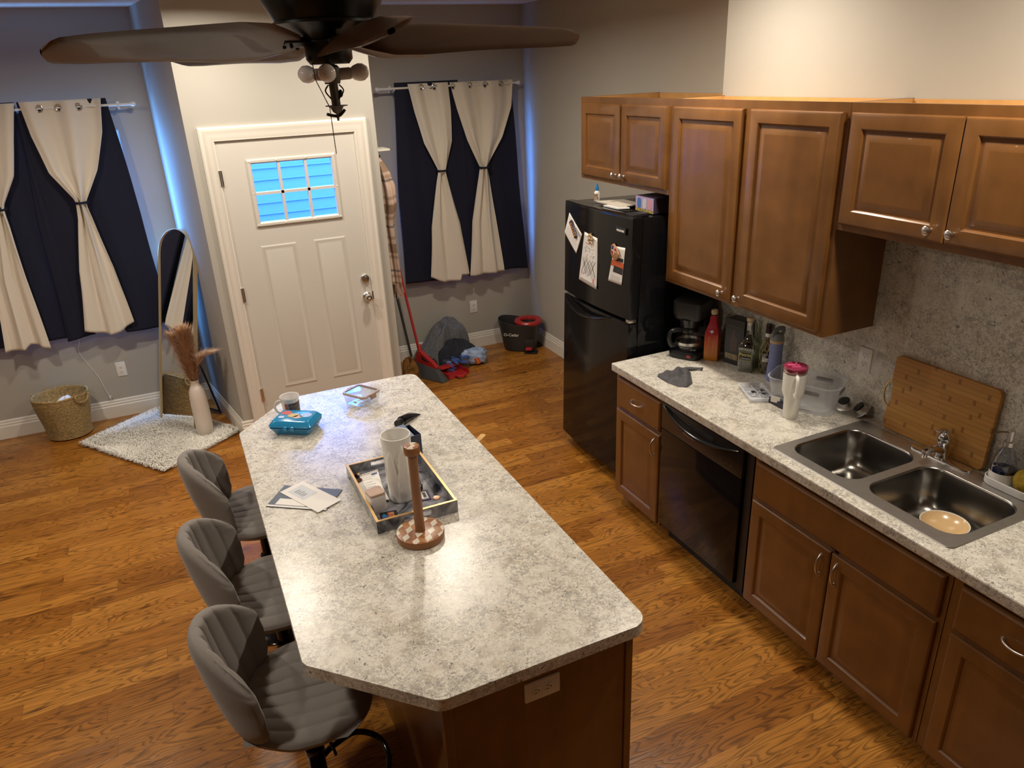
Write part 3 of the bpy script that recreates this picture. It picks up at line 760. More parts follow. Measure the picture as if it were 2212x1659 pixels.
def curtain(tab, yc, folds, amp, ztop, zrod, label, m, group, ph=0.0, rings=True, tie=None, hemtab=None, nu=121, nv=90):
    """tab: (z, xl, xr, amp_scale, y_off) sorted by z."""
    zb = tab[0][0]; xm = sum(tab[-1][1:3]) / 2
    t = thing('curtain', label, 'curtain', (xm, yc, zb), group=group)
    def P(u, v):
        z = zb + (ztop - zb) * v
        xl, xr, a, yo = interp(tab, z)
        hem = 0.0
        if hemtab: hem = interp(hemtab, u)[0] * max(0, 1 - v * 5)
        zz = z + hem
        return (xl + (xr - xl) * u + .004 * math.sin(9 * v + 20 * u), yc + yo - amp * a * math.sin(2 * PI * folds * u + ph) - amp * .22 * a * math.sin(2 * PI * (folds * 2.3) * u + 4 * v + ph), zz)
    holes = []
    if rings:
        n = int(folds * 2)
        for k in range(n):
            u = (k + .5 - ph / PI) / (2 * folds) if False else (k - ph / PI + .0) / (2 * folds)
            if u < .03 or u > .99: continue
            v = (zrod - zb) / (ztop - zb); holes.append(Vector(P(u, v)))
    b = MB(); b.grid(P, nu, nv, skip=lambda c: any((c.x - h.x) ** 2 + (c.z - h.z) ** 2 < .019 ** 2 for h in holes))
    b.build('panel', m, t, True, normals=False, solid=.003, smooth=180)
    for h in holes:
        g = MB(); g.tube([(h.x + .020 * math.cos(a), h.y - .003, h.z + .022 * math.sin(a)) for a in [2 * PI * i / 24 for i in range(24)]], .0045, 8, closed=True)
        g.build('grommet', 'ring', t, True)
    if tie:
        xl, xr, a, yo = interp(tab, tie); cx = (xl + xr) / 2; rx_ = (xr - xl) / 2 + .012; cy = yc + yo
        g = MB(); g.tube([(cx + rx_ * math.cos(q), cy + .034 * math.sin(q), tie + .004 * math.sin(q)) for q in [2 * PI * i / 28 for i in range(28)]], .0085, 8, closed=True)
        g.build('tieback', 'navy', t, True)
    return t
WG, NG = 'white tied curtain panels', 'navy curtain panels'
# right-hand window
curtain([(.745, -.335, .300, .55, .0), (1.6, -.315, .32, .6, .0), (2.425, -.272, .285, .7, .0)], 2.905, 2, .010, 2.428, 2.385, 'navy curtain behind the white drapes by the entry, right window', 'navy', NG, rings=False, hemtab=[(0, .02), (.6, -.0), (1, .03)])
curtain([(.735, .270, .880, .6, .0), (1.6, .28, .82, .6, .0), (2.41, .272, .775, .7, .0)], 2.912, 2, .010, 2.412, 2.385, 'navy curtain behind the white drapes nearest the fridge corner', 'navy', NG, rings=False, hemtab=[(0, .01), (.7, .02), (1, .0)])
curtain([(.755, -.113, .258, .75, -.025), (1.25, -.070, .205, .8, -.03), (1.62, .012, .120, .9, -.03), (1.69, .030, .102, 1.0, -.03), (1.719, .034, .098, 1.0, -.03), (1.745, .024, .112, 1.0, -.03), (1.95, -.075, .175, .8, -.03), (2.2, -.135, .190, .75, -.02), (2.415, -.165, .190, .9, 0.0)],
        2.885, 1.5, .026, 2.415, 2.385, 'white tied curtain left of the pair on the right window', 'curtw', WG, ph=.2, tie=1.719, hemtab=[(0, .045), (.35, -.02), (.75, -.022), (.8, .03), (1, .02)])
curtain([(.755, .272, .616, .75, -.025), (1.25, .320, .560, .8, -.03), (1.62, .408, .512, .9, -.03), (1.69, .424, .497, 1.0, -.03), (1.712, .428, .494, 1.0, -.03), (1.745, .412, .514, 1.0, -.03), (1.95, .318, .650, .8, -.03), (2.2, .245, .755, .75, -.02), (2.412, .205, .790, .9, 0.0)],
        2.885, 2, .026, 2.412, 2.383, 'white tied curtain right of the pair on the right window', 'curtw', WG, ph=-.5, tie=1.712)
# left-hand window
curtain([(.735, -2.93, -2.29, .7, .0), (1.6, -2.94, -2.32, .6, .0), (2.42, -2.92, -2.372, .7, .0)], 2.905, 2, .010, 2.42, 2.372, 'navy curtain beside the standing mirror, left window', 'navy', NG, rings=False, hemtab=[(0, .01), (.45, .055), (.5, -.015), (1, -.015)])
curtain([(.735, -3.02, -2.83, .7, .0), (1.6, -2.985, -2.86, .6, .0), (2.40, -2.93, -2.90, .5, .0)], 2.900, 1, .010, 2.35, 2.372, 'narrow navy curtain fold between the two white drapes, left window', 'navy', NG, rings=False, hemtab=[(0, -.015), (1, .012)])
curtain([(.745, -3.95, -3.00, .7, .0), (2.42, -3.90, -2.93, .7, .0)], 2.912, 4, .010, 2.42, 2.372, 'navy curtain at the left frame edge, left window', 'navy', NG, rings=False)
curtain([(.765, -2.886, -2.545, .75, -.03), (1.25, -2.815, -2.585, .8, -.035), (1.62, -2.728, -2.640, .9, -.035), (1.70, -2.718, -2.654, 1.0, -.035), (1.738, -2.715, -2.655, 1.0, -.035), (1.765, -2.722, -2.640, 1.0, -.035), (1.95, -2.835, -2.535, .8, -.03), (2.2, -2.885, -2.445, .75, -.02), (2.42, -2.905, -2.402, .9, 0.0)],
        2.885, 2, .026, 2.42, 2.372, 'white tied curtain closest to the standing mirror', 'curtw', WG, ph=.4, tie=1.738, hemtab=[(0, .03), (.5, -.03), (.75, -.01), (1, .045)])
curtain([(.725, -3.42, -3.135, .8, -.03), (1.25, -3.36, -3.150, .8, -.035), (1.62, -3.255, -3.155, .9, -.035), (1.70, -3.232, -3.160, 1.0, -.035), (1.740, -3.230, -3.160, 1.0, -.035), (1.775, -3.245, -3.150, 1.0, -.035), (1.95, -3.35, -3.050, .8, -.03), (2.2, -3.42, -2.985, .75, -.02), (2.415, -3.45, -2.925, .9, 0.0)],
        2.885, 2, .026, 2.415, 2.372, 'white tied curtain at the left frame edge', 'curtw', WG, ph=2.6, tie=1.740, hemtab=[(0, .0), (.45, .0), (.6, .03), (1, -.02)])

# thin clear cord with a plug hanging below the left curtain
t = thing('cord', 'thin pale cord with a small plug hanging down the wall above the basket', 'cord', (-2.86, YB - .01, .2))
b = MB(); b.tube(spline([(-2.975, YB - .006, .95), (-2.96, YB - .005, .70), (-2.985, YB - .004, .60), (-2.935, YB - .004, .45), (-2.90, YB - .004, .36), (-2.875, YB - .010, .24), (-2.858, YB - .012, .19)], 8), .0022, 6); b.build('wire', 'white', t, True)
b = MB(); b.lathe([(0, 0), (.004, 0), (.008, .012), (.010, .03), (0, .032)], 10, T(-2.857, YB - .024, .165)); b.build('plug', 'white', t, True)

# ------------------------------------------------------------------ seagrass basket with white bundles
t = thing('basket', 'round seagrass rope basket on the floor under the left curtains', 'basket', (-3.165, 2.828, 0)); t.scale = (1, .85, 1)
b = MB(); prof = [(0, .004), (.13, .004)]
NR = 27
for i in range(NR * 4 + 1):
    z = .008 + .330 * i / (NR * 4); r = .148 + .045 * ss(0, .34, z) + .004 * math.sin(2 * PI * i / 4 - PI / 2); prof.append((r, z))
prof += [(.186, .342)]
for i in range(NR * 2 + 1):
    z = .338 - .322 * i / (NR * 2); prof.append((.137 + .045 * ss(0, .34, z) + .0025 * math.sin(PI * i), z))
prof += [(0, .014)]
b.lathe(prof, 64); b.build('woven_body', 'rope', t, smooth=50)
b = MB(); b.tube([(.190 * math.cos(a), .190 * math.sin(a), .342 + .003 * math.sin(5 * a)) for a in [2 * PI * i / 60 for i in range(60)]], .008, 8, closed=True); b.build('rim', 'rope', t)
for ang in (-40, 140):
    b = MB(); M = RZ(ang); P = spline([(.194, -.062, .345), (.200, -.058, .318), (.206, -.025, .292), (.206, .025, .292), (.200, .058, .318), (.194, .062, .345)], 6)
    if ang == 140: P = [Vector((p.x, p.y, .69 - p.z)) if False else p for p in P]
    b.tube(P, .007, 8, M=M); b.tube([(.186, -.062, .33), (.2, -.062, .356), (.208, -.062, .33)], .006, 6, M=M); b.tube([(.186, .062, .33), (.2, .062, .356), (.208, .062, .33)], .006, 6, M=M)
    b.build('handle', 'rope', t)
for k, (dx, dy, r, lab) in enumerate(((-.085, -.03, .055, 'left of two white bundles inside the basket'), (.03, .0, .072, 'right, bigger of two white bundles inside the basket'))):
    b = MB()
    def bun(u, v, r=r, k=k):
        a = 2 * PI * u; th = PI * v; q = r * (1 + .10 * math.sin(5 * a + 2 * k) * math.sin(th) + .08 * math.sin(3 * a + 4 * th))
        return (q * math.sin(th) * math.cos(a), q * math.sin(th) * math.sin(a), -q * math.cos(th))
    b.grid(bun, 32, 16, cu=True); o = b.build('cloth_bundle', mat('cream_cloth', (.80, .72, .62), .8), smooth=60); o.location = (-3.165 + dx, 2.828 + dy * .85, .245); tag(o, lab, 'cloth', 'white bundles in the basket')
b = MB(); b.lathe([(0, .016), (.135, .016), (.155, .20), (.10, .215), (0, .21)], 24); o = b.build('folded_blanket', mat('blanket_beige', (.55, .46, .36), .9, noise=.2, nscale=20), smooth=50); o.location = (-3.165, 2.828, 0); o.scale = (1, .85, 1); tag(o, 'beige blanket filling the bottom of the basket', 'blanket')

# ------------------------------------------------------------------ fluffy rug
rc = [(-2.527, 2.965), (-3.060, 2.560), (-2.468, 1.812), (-1.980, 2.198)]
t = thing('rug', 'small fluffy white rug under the mirror and vase', 'rug', (-2.51, 2.38, 0))
out = round_poly(rc, .05)
b = MB(); b.prism(out, .001, .012, .004); b.build('backing', 'fur', t, True)
b = MB()
A0, A1, A3 = Vector(rc[0]), Vector(rc[1]), Vector(rc[3])
for k in range(17000):
    s, q = rnd.random(), rnd.random()
    if k % 6 == 0:
        e = rnd.randrange(4); s, q = ((s, rnd.uniform(0, .02)), (s, rnd.uniform(.98, 1)), (rnd.uniform(0, .02), q), (rnd.uniform(.98, 1), q))[e]
    p = A0 + (A1 - A0) * s + (A3 - A0) * q
    cl = math.sin(7 * p.x + 3 * math.sin(5 * p.y)) + math.sin(9 * p.y + 2.3 * p.x)
    an = 1.3 * cl + rnd.uniform(-.9, .9); L = rnd.uniform(.026, .050); w = rnd.uniform(.0018, .0034)
    if s < .03 or s > .97 or q < .03 or q > .97:
        d = p - Vector((-2.51, 2.39)); an = math.atan2(d.y, d.x) + rnd.uniform(-.7, .7)
    dx, dy = math.cos(an), math.sin(an); h = rnd.uniform(.016, .038)
    o = len(b.v)
    b.v += [Vector((p.x - dy * w, p.y + dx * w, .008)), Vector((p.x + dy * w, p.y - dx * w, .008)), Vector((p.x + dx * L * .5 + dy * w * .8, p.y + dy * L * .5 - dx * w * .8, .008 + h * .8)), Vector((p.x + dx * L * .5 - dy * w * .8, p.y + dy * L * .5 + dx * w * .8, .008 + h * .8)), Vector((p.x + dx * L, p.y + dy * L, .008 + h * .72))]
    b.f += [(o, o + 1, o + 2, o + 3), (o + 3, o + 2, o + 4)]; b.mi += [0, 0]
pl = b.build('pile', 'fur', t, True, normals=False, smooth=0); pl['kind'] = 'stuff'

# ------------------------------------------------------------------ standing mirror
t = thing('standing_mirror', 'tall arched standing mirror with a thin gold frame on the white rug', 'mirror', (-2.395, 2.545, .016), -56.2)
# local: X along the foot, Y to the back; glass faces -Y ... tilt back
W2, HM = .212, 1.525
def arch(w, h0, h1, n=24):
    return [(-w, h0), (w, h0)] + [(w * math.cos(PI * i / n), h1 - w + w * math.sin(PI * i / n)) for i in range(n + 1)]
TM = RX(-13.4) 
b = MB(); b.add([(x, -.004, z) for x, z in arch(W2 - .008, .012, HM - .008)], [tuple(range(27))], TM)
b.v = b.v + [p + Vector((0, .004, 0)) for p in b.v]; n = 27
b.f += [tuple(range(2 * n - 1, n - 1, -1))] + [(i, (i + 1) % n, n + (i + 1) % n, n + i) for i in range(n)]; b.mi += [0] * (n + 1)
b.build('mirror_glass', 'mirror', t, smooth=0)
b = MB(); P = [(x, .004, z) for x, z in arch(W2 - .004, .006, HM - .004)]
b.rings([[TM @ Vector((p[0] * k, y, p[2] if k == 1 else HM / 2 + (p[2] - HM / 2) * (1 - .008 * (1 / .5) * .5))) for p in P] for k, y in ((1.0, -.014), (1.018, -.014), (1.018, .022), (1.0, .022), (1.0, -.014))], cap0=False, cap1=False)
b.build('frame', 'gold', t, smooth=30)
b = MB(); b.add([(x, .020, z) for x, z in arch(W2 - .008, .012, HM - .008)], [tuple(range(27))], TM); b.build('back_panel', 'blackm', t, smooth=0)
b = MB(); P = spline([(-.115, .175, .62), (-.115, .235, .38), (-.115, .305, .03), (-.10, .312, .008), (0, .315, .006), (.10, .312, .008), (.115, .305, .03), (.115, .235, .38), (.115, .175, .62)], 6)
b.tube(P, .008, 8); b.tube([(-.115, .205, .50), (.115, .205, .50)], .006, 8); b.build('stand', 'blackm', t)

# ------------------------------------------------------------------ vase with pampas
VX, VY = -2.207, 2.262
t = thing('vase', 'tall cream ceramic bottle vase on the rug in front of the mirror', 'vase', (VX, VY, .014))
b = MB(); b.lathe([(0, 0), (.056, 0), (.060, .006), (.062, .10), (.062, .24), (.060, .31), (.054, .365), (.042, .395), (.032, .408), (.029, .425), (.031, .440), (.034, .447), (.031, .449), (.026, .440), (.024, .420), (.03, .40), (.04, .38), (.05, .3), (0, .29)], 40); b.build('body', 'matcer', t)
PM = mat('pampas_tan', (.62, .39, .235), .9, noise=.2, nscale=40); PM2 = mat('pampas_pale', (.70, .50, .36), .9)
stems = [((-.075, .02), .80, 0), ((-.02, -.05), .85, 0), ((.03, .03), .82, 0), ((-.04, .06), .78, 0), ((.005, -.01), .84, 0), ((.115, -.085), .675, 1)]
for k, ((ox, oy), zt_, kind) in enumerate(stems):
    t = thing('pampas_stem', 'pale tan pampas plume drooping to the right out of the vase' if kind else 'upright tan pampas plume in the cream vase', 'dried grass', (VX, VY, .43), group='pampas plumes in the vase')
    pts = spline([(VX, VY, .30), (VX + ox * .1, VY + oy * .1, .45), (VX + ox * .5, VY + oy * .5, .45 + (zt_ - .45) * (.75 if kind else .5)), (VX + ox, VY + oy, zt_)], 8)
    b = MB(); b.tube(pts, [.0025 - .0018 * i / (len(pts) - 1) for i in range(len(pts))], 6); b.build('stalk', PM, t, True)
    b = MB(); n = len(pts)
    for j in range(1500 if not kind else 900):
        f_ = rnd.uniform(.30 if not kind else .55, 1.0); i = min(int(f_ * (n - 1)), n - 2); p = pts[i].lerp(pts[i + 1], f_ * (n - 1) - i); d = (pts[i + 1] - pts[i]).normalized()
        a = rnd.uniform(0, 2 * PI); side = Vector((math.cos(a), math.sin(a), 0)); L = rnd.uniform(.05, .12) * (1.15 - .6 * abs(f_ - .6))
        e = p + d * L * .8 + side * L * rnd.uniform(.25, .85) + Vector((0, 0, -.012 * rnd.random())); m_ = p.lerp(e, .55) + d * .008
        w = side.cross(d) * .0007; o = len(b.v)
        b.v += [p - w, p + w, m_ + w * 1.6, m_ - w * 1.6, e]; b.f += [(o, o + 1, o + 2, o + 3), (o + 3, o + 2, o + 4)]; b.mi += [0, 0]
    pl = b.build('plume', PM2 if kind else PM, t, True, normals=False, smooth=0)

# ------------------------------------------------------------------ corner right of the door: shelf, scarf, broom, pole, pile, bucket
t = thing('wall_shelf', 'little white shelf on the side of the entry wall', 'shelf', (VR, 2.24, 1.975))
b = MB(); b.box(VR, VR + .125, 2.165, 2.345, 1.975, 1.990, .002); b.build('board', 'trim', t, True, smooth=0)
b = MB(); b.prism([(0, 0), (.10, 0), (0, .05)], -.006, .006, M=T(VR, 2.30, 1.975) @ RX(90) @ Matrix.Scale(-1, 4, (0, 1, 0)) ); b.build('bracket', 'trim', t, True, smooth=0)
t = thing('coat_hook', 'black wall hook holding the plaid scarf', 'hook', (VR, 2.22, 1.90))
b = MB(); b.tube(spline([(VR, 2.22, 1.93), (VR + .03, 2.22, 1.92), (VR + .05, 2.22, 1.90), (VR + .055, 2.22, 1.92), (VR + .058, 2.22, 1.945)], 5), .004, 8); b.box(VR, VR + .004, 2.21, 2.23, 1.90, 1.95); b.build('hook_arm', 'blackm', t, True)
# scarf: plaid in the shader, folded lengthwise
def plaid():
    m, nt, bb = newmat('tan_plaid'); N = nt.nodes.new; L = nt.links.new
    tc = N('ShaderNodeTexCoord'); sp = N('ShaderNodeSeparateXYZ'); L(tc.outputs['Object'], sp.inputs[0])
    def stripe(o, per, w, off): return math_node(nt, 'LESS_THAN', math_node(nt, 'FRACT', math_node(nt, 'ADD', math_node(nt, 'DIVIDE', o, per), off)), w)
    z1_ = stripe(sp.outputs['Z'], .30, .24, 0); z2_ = stripe(sp.outputs['Z'], .15, .16, .3); z3 = stripe(sp.outputs['Z'], .34, .05, .55); x1_ = stripe(sp.outputs['Y'], .09, .35, .2)
    def mix(f, a, c):
        x = N('ShaderNodeMix'); x.data_type = 'RGBA'; L(f, x.inputs['Factor'])
        for k, v in (('A', a), ('B', c)):
            if isinstance(v, tuple): x.inputs[k].default_value = (*v, 1)
            else: L(v, x.inputs[k])
        return x.outputs['Result']
    c = mix(math_node(nt, 'MULTIPLY', z1_, .75), (.58, .42, .33), (.22, .13, .065)); c = mix(math_node(nt, 'MULTIPLY', z2_, .5), c, (.20, .12, .07)); c = mix(math_node(nt, 'MULTIPLY', z3, .8), c, (.10, .10, .11)); c = mix(math_node(nt, 'MULTIPLY', x1_, .25), c, (.25, .15, .09))
    L(c, bb.inputs['Base Color']); bb.inputs['Roughness'].default_value = .9; return m
t = thing('scarf', 'tan and pink plaid fringed scarf hanging from the wall hook', 'scarf', (VR + .06, 2.22, .93))
SCM = plaid(); b = MB()
stab = [(.98, .075, .040, .11), (1.20, .070, .040, .10), (1.45, .060, .045, .10), (1.60, .075, .060, .13), (1.72, .075, .060, .12), (1.83, .060, .045, .08), (1.91, .045, .018, .03), (1.935, .045, .008, .015)]
def scf(u, v):
    z = .98 + .955 * v; cx, rx_, ry_ = interp(stab, z); a = 2 * PI * u
    q = 1 + .16 * math.sin(4 * a + 3 * v) + .08 * math.sin(9 * a)
    return (max(VR + .006, VR + cx + rx_ * math.cos(a) * q), 2.22 + ry_ * math.sin(a) * q, z)
b.grid(scf, 56, 44, cu=True); b.build('wrap', SCM, t, True, smooth=60)
b = MB()
for k in range(60):
    a = 2 * PI * k / 60; x = max(VR + .008, VR + .075 + .036 * math.cos(a)); y = 2.22 + .10 * math.sin(a); b.tube([(x, y, .985), (x + rnd.uniform(-.006, .012), y + rnd.uniform(-.006, .006), .93), (max(VR + .006, x + rnd.uniform(-.01, .02)), y + rnd.uniform(-.01, .01), .875 + rnd.uniform(-.015, .02))], .0028, 5)
fr_ = b.build('fringe', mat('pink_fringe', (.52, .36, .29), .9), t, True); fr_['kind'] = 'stuff'
# mop handle / pole behind the broom
t = thing('mop', 'dark grey mop pole leaning in the corner behind the broom', 'pole', (-.42, 2.60, 0))
b = MB(); b.tube([(-.415, 2.60, .012), (-.54, 2.60, .95)], .011, 12); b.build('pole', mat('dark_grey_pole', (.035, .037, .04), .35), t, True)
b = MB(); b.tube([(-.54, 2.60, .95), (-.575, 2.60, 1.21)], .014, 12); b.build('grip', 'blackm', t, True)
b = MB(); b.box(-.46, -.37, 2.56, 2.66, 0, .03, .006); b.build('foot_clip', 'blackm', t, True)
# broom
t = thing('broom', 'red-handled angle broom with grey bristles standing in the corner', 'broom', (-.33, 2.48, 0))
b = MB(); b.tube([(-.372, 2.555, .21), (-.437, 2.86, 1.20)], .0115, 12); b.build('handle', 'red', t, True)
b = MB(); b.tube([(-.437, 2.86, 1.20), (-.446, 2.90, 1.335)], [.0135, .0115], 12); b.ball((-.446, 2.90, 1.335), .012, 10); b.build('grip', 'blackm', t, True)
dv = Vector((.185, -.308, 0)).normalized(); nv_ = Vector((-dv.y, dv.x, 0)); HO = Vector((-.40, 2.60, 0))
def bp_(s, d, z): p = HO + dv * s + nv_ * d; return (p.x, p.y, z)
b = MB()  # hood, a swept wedge with an opening
hood = [(0.0, .155), (.035, .235), (.075, .245), (.115, .215), (.20, .165), (.245, .120), (.235, .105), (.0, .140)]
b.rings([[bp_(s, d, z) for s, z in hood] for d in (-.020, .020)]); 
b.lathe([(.020, -.03), (.017, .06), (.013, .07)], 14, T(*bp_(.058, 0, .235)) @ RX(-14) ); b.build('hood', 'red', t, True, smooth=30)
b = MB(); b.rings([[bp_(s, d, z) for s, z in ((.085, .212), (.115, .19), (.18, .155), (.13, .16), (.09, .175))] for d in (-.0205, .0205)]); b.build('hood_opening', 'dark', t, True, smooth=0)
b = MB()
def br(u, v):
    k = round(u * 80); s0 = -.002 + .238 * (abs((u * 2) % 2 - 1)); side = 1 if u < .5 else -1
    sp_ = s0 * (1 + .12 * (1 - v)) ; zt2 = .150 - .15 * s0; zb2 = .004 - 0 * s0
    z = zb2 + (zt2 - zb2) * v; d = side * (.018 + .020 * (1 - v)) * (1 + .15 * (k % 2)) * min(1, 12 * (1 - abs(2 * (s0 / .24) - 1)) + .2)
    return bp_(sp_ - .02 * (1 - v) + .09 * (1 - v) * (s0 / .24) , d, z)
b.grid(br, 161, 8, cu=True); b.build('bristles', 'bristle', t, True, smooth=20)
# dustpan
t = thing('dustpan', 'red dustpan lying on the floor beside the broom', 'dustpan', (-.10, 2.47, 0))
M = T(-.11, 2.475, 0) @ RZ(15)
b = MB(); b.box(-.11, .11, -.10, .10, 0.002, .007, .001, M); b.box(-.11, -.104, -.10, .10, .007, .045, .001, M); b.box(.104, .11, -.10, .10, .007, .045, .001, M); b.box(-.11, .11, .094, .10, .007, .065, .001, M); b.box(-.10, .10, .02, .10, .055, .062, .002, M); b.build('pan', 'red', t, True, smooth=20)
b = MB(); b.tube([(-.035, -.10, .02), (-.035, -.15, .025), (0, -.165, .028), (.035, -.15, .025), (.035, -.10, .02)], .012, 8, M=M); b.build('handle', 'red', t, True)
# heap of clothes
def heap(name, cx, cy, rx_, ry_, h, label, cat, m, seed, rot=0, z0=0.0, folds=7, lean=(0, 0), droop=1.0, group=None, noise_amp=.16, skew=0.0):
    r_ = random.Random(seed); ph = [r_.uniform(0, 6.28) for _ in range(8)]
    def fn(u, v):
        a = 2 * PI * u; rad = max(0, math.sin(v * PI / 2)) ** .8
        q = 1 + noise_amp * math.sin(3 * a + ph[0]) + .09 * math.sin(5 * a + ph[1]) + .05 * math.sin(folds * 2 * a + ph[2] + 3 * v)
        z = h * (max(0, math.cos(v * PI / 2)) ** .75) * (1 + .12 * math.sin(folds * a + ph[3] + 5 * v) * rad + .10 * math.sin(4 * a + 9 * v + ph[4]))
        x = rx_ * rad * q * math.cos(a) + lean[0] * z / h; y = ry_ * rad * q * math.sin(a) + lean[1] * z / h
        z *= 1 - skew + skew * ss(-1.0, .45, x / rx_)
        z += .014 * math.sin(28 * x / max(rx_, .1) * .3 + 6 * math.sin(5 * a) + ph[5]) * rad * (1 - v * .5)
        return (x, y, max(.004 + .004 * (1 - v), z))
    b = MB(); b.grid(fn, 90, 34, cu=True); b.add([fn(i / 90, 1.0)[:2] + (.002,) for i in range(90)], [tuple(range(89, -1, -1))])
    o = b.build(name, m, smooth=70); o.location = (cx, cy, z0); o.rotation_euler = (0, 0, math.radians(rot)); return tag(o, label, cat, group)
GS = mat('heather_grey_cloth', (.135, .138, .142), .9, noise=.25, nscale=60, bump=.2, bscale=300)
heap('grey_shirt', -.115, 2.825, .265, .120, .36, 'crumpled grey shirt on top of the clothes heap by the broom', 'shirt', GS, 3, 8, folds=6, lean=(.06, .03), skew=.62)
heap('dark_sweatpants', -.29, 2.70, .10, .08, .11, 'black garment at the bottom of the clothes heap behind the broom', 'clothing', mat('black_cloth', (.014, .014, .017), .9), 5, 0, folds=4)
NV = mat('navy_quilted_cloth', (.018, .021, .032), .85, noise=.2, nscale=40, bump=.25, bscale=120)
heap('navy_jacket', .035, 2.665, .175, .085, .215, 'navy quilted jacket draped over the bag of bottles', 'jacket', NV, 9, -20, folds=4, lean=(-.03, .03))
# plastic bag with blue bottles and a printed wrapper
BL = mat('blue_clear_plastic', (.06, .14, .42), .2, spec=.6); CAPB = mat('pale_blue_cap', (.35, .5, .75), .35)
t = thing('bottle_bag', 'clear plastic wrap around small blue bottles on the floor by the clothes', 'bag', (-.02, 2.60, 0))
k = 0
for i in range(6):
    for j in range(2):
        x, y = -.135 + i * .036 + .012 * (j % 2), 2.535 + j * .045 + .01 * (i % 2); z = .0
        b = MB(); b.lathe([(0, z + .002), (.015, z + .002), (.017, .01), (.017, .075), (.010, .092), (.008, .102), (0, .102)], 12, T(x * .8 - .01, y + .055, .020 + .034 * (i % 3)) @ RZ(rnd.uniform(-40, 40)) @ RX(rnd.uniform(70, 100))); b.build('bottle', BL, t, True)
b = MB(); b.box(-.16, .075, 2.51, 2.605, .001, .112, .02); b.build('plastic_wrap', glassmat('shrink_wrap', (.95, .96, 1), .12, .16), t, True, smooth=60)
t = thing('paper_roll_pack', 'plastic-wrapped pack printed blue, red and yellow at the right of the heap', 'package', (.16, 2.62, 0))
PKM = mat('blue_white_wrap', (.34, .46, .68), .18, noise=.55, nscale=16, coat=.6)
def pk(u, v):
    a = 2 * PI * u; th = PI * v; q = 1 + .05 * math.sin(7 * a) * math.sin(th) + .04 * math.sin(11 * th + 3 * a)
    cx_ = abs(math.cos(a)) ** .7 * (1 if math.cos(a) > 0 else -1); sy_ = abs(math.sin(a)) ** .7 * (1 if math.sin(a) > 0 else -1); s_ = max(0, math.sin(th)) ** .6
    return (.125 * s_ * cx_ * q, .075 * s_ * sy_ * q, .078 - .074 * (abs(math.cos(th)) ** .8) * (1 if math.cos(th) > 0 else -1) * q)
MP = T(.150, 2.605, .004) @ RZ(-18)
b = MB(); b.grid(pk, 48, 24, MP, cu=True); b.build('wrapper', PKM, t, True, smooth=60)
for (x, z, w_, h_, r_) in ((.045, .118, .075, .040, 12), (.03, .050, .060, .042, -65)):
    b = MB(); b.prism(rrect(-w_ / 2, w_ / 2, -h_ / 2, h_ / 2, .006, 3), 0, .004, .001, MP @ T(x, -.074 + .03 * (z > .1), z) @ RX(90 - 55 * (z > .1)) @ RZ(r_)); lb = b.build('red_label', mat('red_label', (.55, .05, .03), .35), t, True)
    text('MAS', .030, world_mat(t) @ T(-.16, -2.62, 0) @ MP @ T(x, -.0785 + .03 * (z > .1), z + .0045 * (z > .1)) @ RX(90 - 55 * (z > .1)) @ RZ(r_), mat('yellow_print', (.85, .55, .05), .4), 'lettering', lb, world=True)
heap('orange_bag', -.50, 2.47, .07, .09, .22, 'orange and brown bag showing behind the broom by the door casing', 'bag', mat('orange_bag', (.22, .10, .02), .4, noise=.8, nscale=18), 11, 0, folds=3)
# mop bucket
t = thing('mop_bucket', 'charcoal spin-mop bucket with a red wringer ring', 'bucket', (.70, 2.755, 0), -35)
def bucket_loop(z, k, n=48):
    out = []
    for i in range(n):
        a = 2 * PI * i / n; rx_, ry_ = .205 * k, .142 * k
        out.append((rx_ * (abs(math.cos(a)) ** .8) * (1 if math.cos(a) > 0 else -1), ry_ * (abs(math.sin(a)) ** .8) * (1 if math.sin(a) > 0 else -1), z + (.035 * max(0, -math.cos(a)) if z > .25 else 0)))
    return out
b = MB(); b.rings([bucket_loop(.008, .74), bucket_loop(.02, .76), bucket_loop(.25, .97), bucket_loop(.262, 1.0), bucket_loop(.276, 1.0), bucket_loop(.278, .97), bucket_loop(.26, .94), bucket_loop(.03, .73)]); b.build('tub', 'bucket', t, smooth=50)
b = MB(); b.rings([[(.085 + .074 * k * math.cos(a), .074 * k * math.sin(a), z) for a in [2 * PI * i / 40 for i in range(40)]] for k, z in ((1.0, .262), (1.75, .264), (1.82, .284), (1.70, .296), (1.05, .292), (1.0, .284), (1.0, .262))], cap0=False, cap1=False); b.build('wringer_ring', 'red', t, smooth=50)
b = MB()
for i in range(3): b.rings([[(.085 + .073 * k * math.cos(a), .073 * k * math.sin(a), z) for a in [2 * PI * j / 40 for j in range(40)]] for k, z in ((1.0 - i * .12, .27 - i * .03), (.88 - i * .12, .24 - i * .03))], cap0=False, cap1=(i == 2))
b.build('wringer_basket', 'blackm', t, smooth=40)
b = MB(); b.box(.135, .185, -.165, -.085, .004, .016, .004); b.box(.06, .14, -.165, -.10, .004, .012, .003); b.build('pedal_base', 'blackm', t)
b = MB(); b.box(.075, .135, -.155, -.105, .055, .072, .006, T(0, 0, 0) @ RX(8)); b.build('pedal', 'red', t)
b = MB(); b.box(.055, .15, -.122, -.095, .012, .13, .004); b.build('pedal_recess', 'dark', t)
text('O-Cedar', .040, T(-.062, -.1262, .175) @ RZ(-4) @ RX(97), 'paper', 'lettering', t, bold=.0005)
t = thing('mop_pad', 'flat black mop plate lying behind the bucket in the corner', 'mop head', (.865, 2.80, 0))
